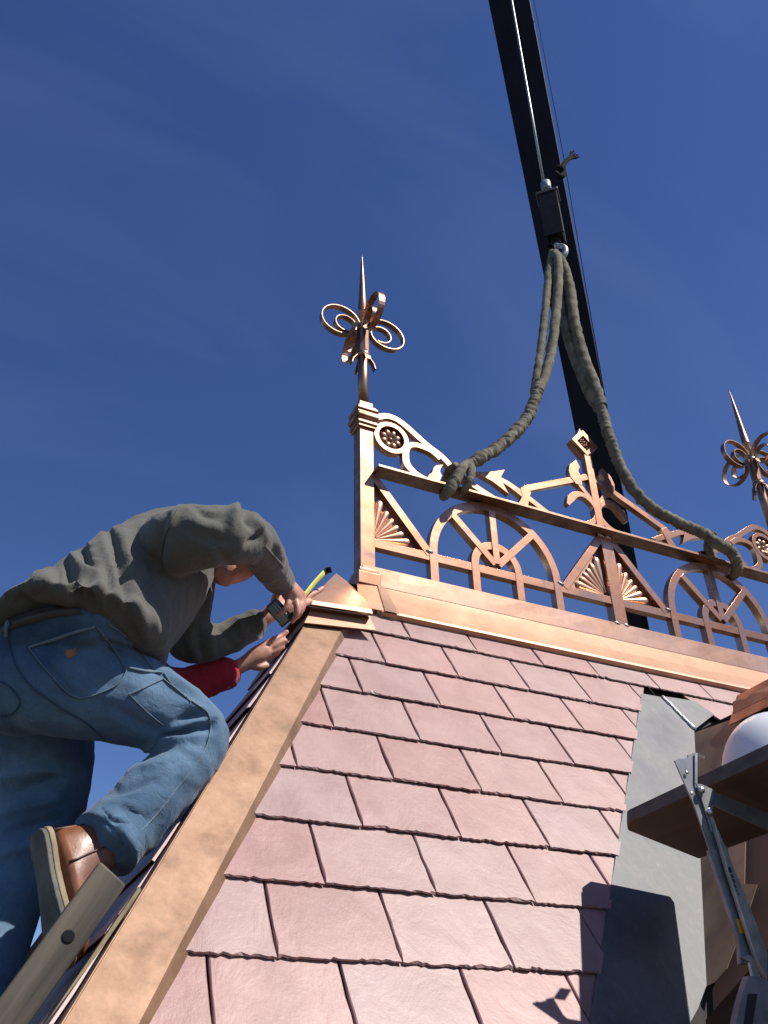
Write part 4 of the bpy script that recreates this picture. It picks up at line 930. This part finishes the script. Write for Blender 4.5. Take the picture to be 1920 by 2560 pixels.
JNF = [([(470, 770), (570, 815), (680, 850), (760, 860)], 18, .010), ([(560, 850), (660, 880), (780, 950)], 16, .010), ([(520, 820), (610, 850), (700, 870)], 14, -.012), ([(840, 1340), (950, 1300), (1080, 1285)], 18, -.016), ([(870, 1300), (980, 1255), (1100, 1240)], 14, .014),
       ([(900, 1255), (1000, 1220), (1090, 1215)], 14, -.014), ([(960, 1160), (1050, 1200), (1110, 1230)], 16, .012), ([(760, 1400), (880, 1360), (1020, 1340)], 20, .014), ([(700, 1470), (820, 1400), (930, 1370)], 16, -.012), ([(620, 1570), (720, 1500), (850, 1470)], 22, .010),
       ([(560, 1640), (680, 1600), (800, 1560)], 18, -.010), ([(700, 900), (760, 960), (850, 1020)], 20, -.010), ([(840, 1000), (930, 1060), (1010, 1100)], 22, .012), ([(600, 1180), (720, 1260), (830, 1300)], 26, -.008), ([(0, 1560), (120, 1520), (280, 1500), (340, 1560)], 30, .020), ([(30, 1640), (180, 1580), (330, 1540)], 22, -.014), ([(0, 1750), (150, 1700), (300, 1650)], 24, .016), ([(0, 1860), (140, 1800), (300, 1760)], 24, -.016), ([(0, 1960), (150, 1900), (280, 1850)], 24, .014),
       ([(540, 1720), (600, 1760), (680, 1790)], 18, .012), ([(620, 1690), (690, 1740), (760, 1760)], 14, -.012), ([(470, 1740), (540, 1790), (620, 1850)], 20, .010)]
def jac_disp(p, n):
    x, y = px_of(p)
    q1 = stretch(p, (IMG_DOWN * 0.92 + IMG_RIGHT * 0.38).normalized(), 0.30)
    f1 = ridge_noise(q1 * 12.0, 3.1) * 0.0035 + ridge_noise(q1 * 24.0, 8.3) * 0.002
    return f1 + noise.noise(p * 6.0 + V((4, 1, 7))) * 0.006 + folds(p, n, JF)
jp = loft_data([((-20, 1580), (392, 1655), 2.46, .185, .150), ((18, 1546), (415, 1640), 2.48, .20, .125), ((76, 1492), (425, 1615), 2.52, .205, .09), ((180, 1400), (462, 1578), 2.60, .20, .05), ((292, 1324), (490, 1528), 2.67, .195, .02), ((365, 1282), (515, 1482), 2.73, .185), ((440, 1270), (535, 1440), 2.77, .155), ((500, 1290), (540, 1400), 2.79, .10)])
for c in ([(430, 1355, 2.56, .088), (470, 1347, 2.46, .090), (560, 1338, 2.46, .079), (632, 1352, 2.58, .066), (664, 1398, 2.71, .054), (690, 1436, 2.85, .046), (702, 1452, 2.91, .042)],
          [(480, 1360, 2.92, .09), (470, 1490, 2.95, .08), (470, 1602, 2.89, .066), (548, 1600, 2.94, .055), (600, 1580, 2.965, .05), (636, 1562, 2.985, .046)]): jp += chain_data(c)
jacket = fuse('jacket', jp, M['jacket'], man, voxel=0.0075, smooth=7, disp=jac_disp)
# ---- jeans
def jea_disp(p, n):
    x, y = px_of(p)
    knee = math.exp(-(((x - 470) / 110.0) ** 2 + ((y - 1850) / 90.0) ** 2))
    hemw = math.exp(-(((y - 2080) / 70.0) ** 2))
    ax1 = (IMG_RIGHT * 0.9 + IMG_DOWN * 0.35).normalized(); q = stretch(p, ax1, 0.3)
    f = ridge_noise(q * 15.0, 2.2) * 0.004 + ridge_noise(q * 30.0, 9.2) * 0.002
    ax2 = (IMG_RIGHT * -0.6 + IMG_DOWN * 0.8).normalized(); q2 = stretch(p, ax2, 0.25)
    f2 = ridge_noise(q2 * 16, 6.1) * 0.006
    return f * (0.6 + 0.8 * knee) + f2 * (0.4 + 0.9 * hemw) + noise.noise(p * 6) * 0.005 + 1.45 * folds(p, n, JNF)
lp = loft_data([((-10, 1660), (330, 1660), 2.50, .155, .06), ((-5, 1615), (345, 1615), 2.48, .160, .08), ((25, 1585), (335, 1598), 2.50, .150, .075)])
for c in ([(60, 1690, 2.52, .150), (150, 1662, 2.50, .135), (240, 1650, 2.52, .11), (300, 1620, 2.55, .085)], [(20, 1640, 2.55, .14), (140, 1610, 2.53, .125), (260, 1590, 2.54, .10)],
          [(70, 1700, 2.64, .145), (120, 1690, 2.60, .14)],
          [(120, 1690, 2.46, .140), (240, 1722, 2.46, .126), (360, 1762, 2.47, .110), (450, 1805, 2.48, .092), (497, 1838, 2.48, .080), (462, 1902, 2.44, .079), (400, 1972, 2.39, .079), (335, 2042, 2.345, .080), (296, 2080, 2.322, .080), (284, 2092, 2.315, .06), (276, 2100, 2.31, .045)],
          [(60, 1700, 2.66, .145), (112, 1850, 2.69, .128), (110, 1960, 2.68, .118), (85, 2070, 2.66, .108), (30, 2200, 2.62, .098), (-20, 2350, 2.56, .092), (-55, 2500, 2.5, .09), (-70, 2620, 2.47, .09)]): lp += chain_data(c)
jeans = fuse('jeans', lp, M['denim'], man, voxel=0.0075, smooth=6, disp=jea_disp)
# ---- details laid on the cloth along real sight lines to the surface
def bvh_of(o): return BVHTree.FromPolygons([v.co.copy() for v in o.data.vertices], [tuple(p.vertices) for p in o.data.polygons])
BJ, BT = bvh_of(jeans), bvh_of(jacket)
def hit(bv, x, y, off):
    d = ray(x, y).normalized(); h = bv.ray_cast(V((0, 0, 0)), d)
    if h[0] is None: return None
    nn = h[1] if h[1].dot(d) < 0 else -h[1]
    return h[0] + (nn - d).normalized() * off
z1 = lambda x, y: (.48222 * x, 1200 + .48222 * y)
def strip(name, bv, pts, w, off, mat, parent, n=7):
    """narrow raised cloth strip following the surface"""
    P = [(p.x, p.y) for p in cr([(*z1(*q), 0) for q in pts], n)]; rows = []
    for i, (x, y) in enumerate(P):
        a = P[max(i - 1, 0)]; b = P[min(i + 1, len(P) - 1)]; tx, ty = b[0] - a[0], b[1] - a[1]; l = math.hypot(tx, ty) or 1
        w_ = w if name == 'belt' else w * 0.66
        nx_, ny_ = -ty / l * w_ / 2, tx / l * w_ / 2
        c = [hit(bv, x + nx_ * k, y + ny_ * k, o_) for k, o_ in ((-1, -0.002), (-0.8, off), (0.8, off), (1, -0.002))]
        if all(q is not None for q in c) and (not rows or (c[1] - rows[-1][1]).length < 0.12): rows.append(c)
    if len(rows) < 2: return None
    vs = [q for r_ in rows for q in r_]; fs = []
    for i in range(len(rows) - 1):
        for k in range(3): a = 4 * i + k; fs.append((a, a + 1, a + 5, a + 4))
    return mesh(name, vs, fs, mat, parent, smooth=True)
def patchm(name, bv, outline, off, mat, parent, n=12):
    """cloth panel: a quad (4 corners, z1 px) draped on the surface"""
    q = [z1(*p) for p in outline]; g = []
    for i in range(n + 1):
        for j in range(n + 1):
            u, v = i / n, j / n
            x = (q[0][0] * (1 - u) + q[1][0] * u) * (1 - v) + (q[3][0] * (1 - u) + q[2][0] * u) * v
            y = (q[0][1] * (1 - u) + q[1][1] * u) * (1 - v) + (q[3][1] * (1 - u) + q[2][1] * u) * v
            edge = min(i, j, n - i, n - j) == 0
            g.append(hit(bv, x, y, -0.002 if edge else off) or (g[-1] if g else V((0, 0, 0))))
    fs = [(i * (n + 1) + j, i * (n + 1) + j + 1, (i + 1) * (n + 1) + j + 1, (i + 1) * (n + 1) + j) for i in range(n) for j in range(n)]
    return mesh(name, g, fs, mat, parent, smooth=True)
strip('belt', BJ, [(5, 772), (90, 738), (180, 712), (300, 684), (420, 672), (540, 668)], 27, 0.006, M['belt'], man)
for pts in ([(50, 712), (40, 760), (34, 812)], [(272, 645), (266, 690), (258, 738)], [(545, 640), (548, 680), (552, 715)]): strip('belt_loop', BJ, pts, 9, 0.009, M['denim_seam'], jeans, 4)
pk = patchm('back_pocket', BJ, [(150, 872), (500, 762), (655, 1000), (400, 1128)], 0.0045, M['denim'], jeans)
strip('pocket_hem', BJ, [(150, 868), (270, 828), (390, 788), (490, 762)], 11, 0.006, M['denim_seam'], jeans)
strip('pocket_seam', BJ, [(500, 762), (572, 850), (640, 960), (650, 1000), (600, 1065), (500, 1110), (420, 1130)], 4, 0.006, M['denim_seam'], jeans)
strip('pocket_seam', BJ, [(150, 872), (210, 950), (280, 1030), (360, 1108), (420, 1130)], 4, 0.006, M['denim_seam'], jeans)
patchm('leather_patch', BJ, [(325, 885), (395, 865), (411, 906), (346, 936)], 0.009, M['patch'], jeans, 6)
strip('tool_pocket_seam', BJ, [(670, 1112), (760, 1070), (845, 1030)], 7, 0.004, M['denim_seam'], jeans)
strip('tool_pocket_seam', BJ, [(845, 1030), (920, 1090), (990, 1150)], 5, 0.004, M['denim_seam'], jeans)
strip('tool_pocket_seam', BJ, [(670, 1112), (760, 1200), (850, 1272)], 5, 0.004, M['denim_seam'], jeans)
strip('yoke_seam', BJ, [(560, 745), (640, 800), (720, 880), (800, 985)], 6, 0.004, M['denim_seam'], jeans)
strip('hammer_loop', BJ, [(650, 970), (740, 990), (840, 1000)], 9, 0.006, M['denim_seam'], jeans)
strip('side_seam', BJ, [(850, 1000), (900, 1070), (1000, 1150), (1075, 1205), (1092, 1290), (1060, 1400), (990, 1510), (900, 1620), (840, 1700), (760, 1790), (690, 1860)], 6, 0.004, M['denim_seam'], jeans)
strip('seat_seam', BJ, [(40, 830), (70, 930), (120, 1020), (180, 1085)], 5, 0.004, M['denim_dark'], jeans)
strip('leg_seam', BJ, [(180, 1085), (330, 1190), (450, 1260), (540, 1345)], 5, 0.004, M['denim_dark'], jeans)
strip('back_pocket_edge', BJ, [(5, 1045), (60, 1080), (105, 1150), (60, 1210), (5, 1225)], 5, 0.005, M['denim_dark'], jeans)
strip('back_seam', BT, [(610, 655), (680, 610), (760, 560), (830, 500)], 10, 0.002, M['jacket_seam'], jacket)
strip('armhole_seam', BT, [(925, 150), (880, 230), (845, 330), (830, 430)], 5, 0.003, M['jacket_seam'], jacket)
strip('sleeve_placket', BT, [(1372, 340), (1420, 395), (1470, 450)], 12, 0.0025, M['jacket_seam'], jacket)
# cuffs and collar
def cuff(name, pxs, r0, mat, parent, w=0.03):
    a, b = at(*pxs[0]), at(*pxs[1]); t = (b - a).normalized(); P = [a, a + t * 0.004, b - t * 0.004, b, b - t * 0.004, a + t * 0.01]
    return tube(name, P, [r0 * 0.97, r0, r0, r0 * 0.98, r0 * 0.86, r0 * 0.84], mat, parent, 22)
cuff('sleeve_cuff', [(690, 1434, 2.855), (706, 1458, 2.918)], 0.044, M['jacket'], jacket)
cuff('sleeve_cuff', [(604, 1578, 2.968), (640, 1560, 2.986)], 0.049, M['jacket'], jacket)
col = [at(500, 1425, 2.72), at(524, 1448, 2.70), at(531, 1478, 2.70), at(512, 1500, 2.72), at(494, 1512, 2.74), at(484, 1480, 2.74)]
o = mesh('collar', col, [(0, 1, 2, 3, 4, 5)], M['jacket'], jacket); so = o.modifiers.new('t', 'SOLIDIFY'); so.thickness = 0.008; so.offset = 0
# jeans hem, open round the boot
def hem_ring(a, b, r0, mat, parent):
    t = (b - a).normalized(); n_ = 6; P = [a + (b - a) * (k / n_) for k in range(n_ + 1)]; P = P + [b - t * 0.002] + [b - (b - a) * (k / 4) for k in range(1, 4)]
    R = [r0 * (0.94 + 0.10 * k / n_) for k in range(n_ + 1)] + [r0 * 0.985] + [r0 * 0.95] * 3
    rf = lambda i, an: 1 + 0.05 * noise.noise(V((math.cos(an) * 2, math.sin(an) * 2, i * 0.25))) + 0.03 * math.sin(3 * an + 1)
    return mesh('jeans_hem', *tube_data(P, R, 36, rf, caps=False), mat, parent, smooth=True)
hem_ring(at(312, 2064, 2.335), at(262, 2114, 2.300), 0.085, M['denim'], jeans)
hem_c = at(284, 2098, 2.312); hem_d = (at(262, 2122, 2.298) - hem_c).normalized()
# ---- boots
def boot(heel, down, nrm, name, parent):
    """heel: back of sole; down: heel-to-toe; nrm: outward sole normal"""
    a = down.normalized(); n_ = (nrm - a * nrm.dot(a)).normalized(); w = a.cross(n_).normalized()
    prof = [(0.0, 0.018), (0.006, 0.030), (0.02, 0.037), (0.05, 0.038), (0.10, 0.034), (0.15, 0.039), (0.20, 0.048), (0.24, 0.048), (0.27, 0.042), (0.288, 0.03), (0.296, 0.012)]
    ol = [(s_, b) for s_, b in prof] + [(s_, -b) for s_, b in reversed(prof)]
    def slab(nm, z0, z1, k, mat, parent):
        nn = len(ol); vs = [heel + a * (0.148 + (s_ - 0.148) * k) + w * (b * k) + n_ * z0 for s_, b in ol] + [heel + a * (0.148 + (s_ - 0.148) * k) + w * (b * k) + n_ * z1 for s_, b in ol]
        o = mesh(nm, vs, [tuple(range(nn)), tuple(range(2 * nn - 1, nn - 1, -1))] + [(i, (i + 1) % nn, nn + (i + 1) % nn, nn + i) for i in range(nn)], mat, parent); bevel(o, 0.003, 2); return o
    vs = []; fs = []; seg = 24
    rows = [(-0.022, 0.148, 0.143, 0.043), (-0.045, 0.145, 0.140, 0.043), (-0.062, 0.128, 0.124, 0.041), (-0.08, 0.10, 0.098, 0.039), (-0.105, 0.075, 0.070, 0.038), (-0.13, 0.068, 0.056, 0.038), (-0.155, 0.066, 0.052, 0.038)]
    for z, cx, rx, ry in rows:
        for k in range(seg):
            an = 2 * math.pi * k / seg; ca, sa = math.cos(an), math.sin(an)
            wd = ry * (0.86 if ca < -0.3 and z > -0.06 else 1.0)
            wr = 1 + 0.03 * noise.noise(V((z * 60, ca * 2, sa * 2)))
            vs.append(heel + a * (cx + rx * math.copysign(abs(ca) ** 0.85, ca) * wr) + w * (wd * math.copysign(abs(sa) ** 0.85, sa) * wr) + n_ * z)
    for i in range(len(rows) - 1):
        for k in range(seg): fs.append((i * seg + k, i * seg + (k + 1) % seg, (i + 1) * seg + (k + 1) % seg, (i + 1) * seg + k))
    fs.append(tuple(range(seg))); fs.append(tuple((len(rows) - 1) * seg + k for k in range(seg)))
    o = mesh('boot', vs, fs, M['boot'], parent, smooth=True); parent = o
    slab('sole', 0.0, 0.012, 0.985, M['sole'], parent)
    slab('midsole', -0.014, 0.0, 1.0, M['midsole'], parent)
    ss = o.modifiers.new('s', 'SUBSURF'); ss.levels = 1; ss.render_levels = 1
    # stitched counter seam and heel strip
    for sg in (1, -1):
        tube('stitching', [heel + a * s_ + w * (sg * (b + 0.0025)) + n_ * z for s_, b, z in ((0.09, 0.0385, -0.03), (0.088, 0.0395, -0.05), (0.08, 0.0385, -0.08), (0.075, 0.0365, -0.105), (0.07, 0.0375, -0.14))], 0.0022, M['boot_dark'], parent, 6)
    tube('heel_seam', [heel + a * s_ + n_ * z for s_, z in ((0.0045, -0.028), (0.004, -0.06), (0.004, -0.10), (0.012, -0.13))], 0.004, M['boot_dark'], parent, 6)
heel = at(100, 2075, 2.245); toe_px = at(140, 2300, 2.20)
bo = boot(heel, toe_px - heel, (RIGHT * -0.50 + FWD * -0.84 + DOWN * 0.20), 'boot', man)
boot(at(-150, 2790, 2.45), RIGHT * 0.9 + FWD * 0.3, V((0, 0, -1)), 'boot', man)
# ---- tape measure held in the right hand
tm = thing('tape_measure', 'tape measure with chromed case and yellow blade held at the hip cap', 'tape measure')
tc_ = at(698, 1530, 2.915)
ta = (at(722, 1552, 2.93) - at(676, 1502, 2.93)).normalized(); tn = (FWD * -0.75 + RIGHT * -0.35 + DOWN * 0.2); tn = (tn - ta * tn.dot(ta)).normalized(); tb = ta.cross(tn).normalized()
obox('case', tc_, ta, tb, tn, 0.042, 0.024, 0.017, M['tape_case'], tm, 0.010)
obox('chrome_face', tc_ + tn * 0.0172 - tb * 0.002, ta, tb, tn, 0.034, 0.014, 0.0012, M['chrome_tape'], tm, 0.001)
obox('rubber_edge', tc_ + ta * 0.036 - tn * 0.004, ta, tb, tn, 0.009, 0.026, 0.017, M['black'], tm, 0.004)
z8 = lambda x, y: (500 + .2411 * x, 1380 + .2411 * y)
b0, b1 = at(*z8(1085, 462), 3.02), at(*z8(1298, 208), 3.20)
bd = (b1 - b0).normalized(); bw = (FWD * 0.72 + RIGHT * 0.30 + DOWN * 0.35); bw = (bw - bd * bw.dot(bd)).normalized(); bn = bd.cross(bw)
vs = []; fs = []
for i in range(9):
    p = b0.lerp(b1, i / 8) + bn * (0.004 * math.sin(math.pi * i / 8))
    for j in range(5): u = -1 + j / 2; vs.append(p + bw * (0.0100 * u) + bn * (0.0028 * u * u))
for i in range(8):
    for j in range(4): a = 5 * i + j; fs.append((a, a + 1, a + 6, a + 5))
o = mesh('blade', vs, fs, M['tape'], tm, smooth=True); so = o.modifiers.new('t', 'SOLIDIFY'); so.thickness = 0.0008
obox('end_hook', b1 + bd * 0.006, bd, bw, bn, 0.010, 0.011, 0.002, M['iron'], tm, 0.001)
obox('end_hook', b1 + bd * 0.016 - bn * 0.008, bd, bw, bn, 0.0015, 0.011, 0.010, M['iron'], tm, 0.0005)

# ---- the second worker, hidden but for one red-sleeved arm
p2 = thing('person', 'person hidden behind the jacketed worker, one red sleeved arm reaching to the hip', 'person')
HAND_2 = [[(575, 1676, 2.985, .026), (610, 1660, 2.995, .025), (640, 1641, 3.01, .031), (658, 1628, 3.02, .029)],
          [(662, 1612, 3.02, .0125), (684, 1600, 3.03, .0115), (704, 1590, 3.05, .010), (716, 1580, 3.06, .009)],
          [(666, 1622, 3.02, .0125), (690, 1612, 3.03, .0115), (712, 1602, 3.045, .010)],
          [(668, 1634, 3.02, .012), (690, 1626, 3.03, .011), (706, 1618, 3.04, .0095)],
          [(662, 1645, 3.02, .011), (682, 1640, 3.03, .010), (694, 1634, 3.04, .009)],
          [(628, 1660, 3.0, .0165), (648, 1668, 3.0, .0135), (666, 1664, 3.01, .011)]]
parts = loft_data([((40, 1760), (260, 1780), 3.15, .13), ((70, 1640), (300, 1660), 3.15, .15), ((130, 1540), (320, 1560), 3.15, .17), ((190, 1490), (320, 1500), 3.15, .14)])
ARM_2 = [(300, 1560, 3.05, .055), (370, 1690, 2.98, .048), (440, 1715, 2.96, .04), (510, 1698, 2.97, .037), (585, 1672, 2.988, .026)]
for c in HAND_2 + [ARM_2, [(260, 1500, 3.15, .055), (300, 1460, 3.15, .055)], [(310, 1440, 3.15, .085), (330, 1425, 3.15, .08)], [(100, 1780, 3.15, .09), (60, 1990, 3.1, .07), (-20, 2200, 3.0, .05), (-60, 2420, 2.9, .04)]]: parts += chain_data(c)
fuse('body', parts, M['skin'], p2, voxel=0.004, smooth=3, fac=0.4)
def red_disp(p, n):
    q = stretch(p, (IMG_DOWN * 0.9 + IMG_RIGHT * -0.2).normalized(), 0.35); return ridge_noise(q * 20, 4.4) * 0.006 + ridge_noise(q * 40, 2.4) * 0.002
parts = loft_data([((30, 1770), (270, 1790), 3.15, .15), ((60, 1640), (310, 1660), 3.15, .17), ((120, 1530), (330, 1550), 3.15, .19), ((190, 1480), (330, 1490), 3.15, .15)])
parts += chain_data([(290, 1560, 3.05, .08), (370, 1695, 2.98, .07), (445, 1722, 2.955, .062), (500, 1705, 2.965, .055), (535, 1693, 2.973, .052), (562, 1684, 2.98, .050)])
rj = fuse('sweatshirt', parts, M['red'], p2, voxel=0.008, smooth=5, disp=red_disp)
cuff('sleeve_cuff', [(530, 1694, 2.972), (566, 1682, 2.981)], 0.054, M['red'], rj)
parts = chain_data([(140, 1760, 3.15, .14), (100, 1800, 3.15, .14)]) + chain_data([(100, 1790, 3.15, .12), (60, 1990, 3.1, .09), (-20, 2200, 3.0, .08), (-60, 2420, 2.9, .075)])
fuse('trousers', parts, M['dark_cloth'], p2, 0.01, 5)
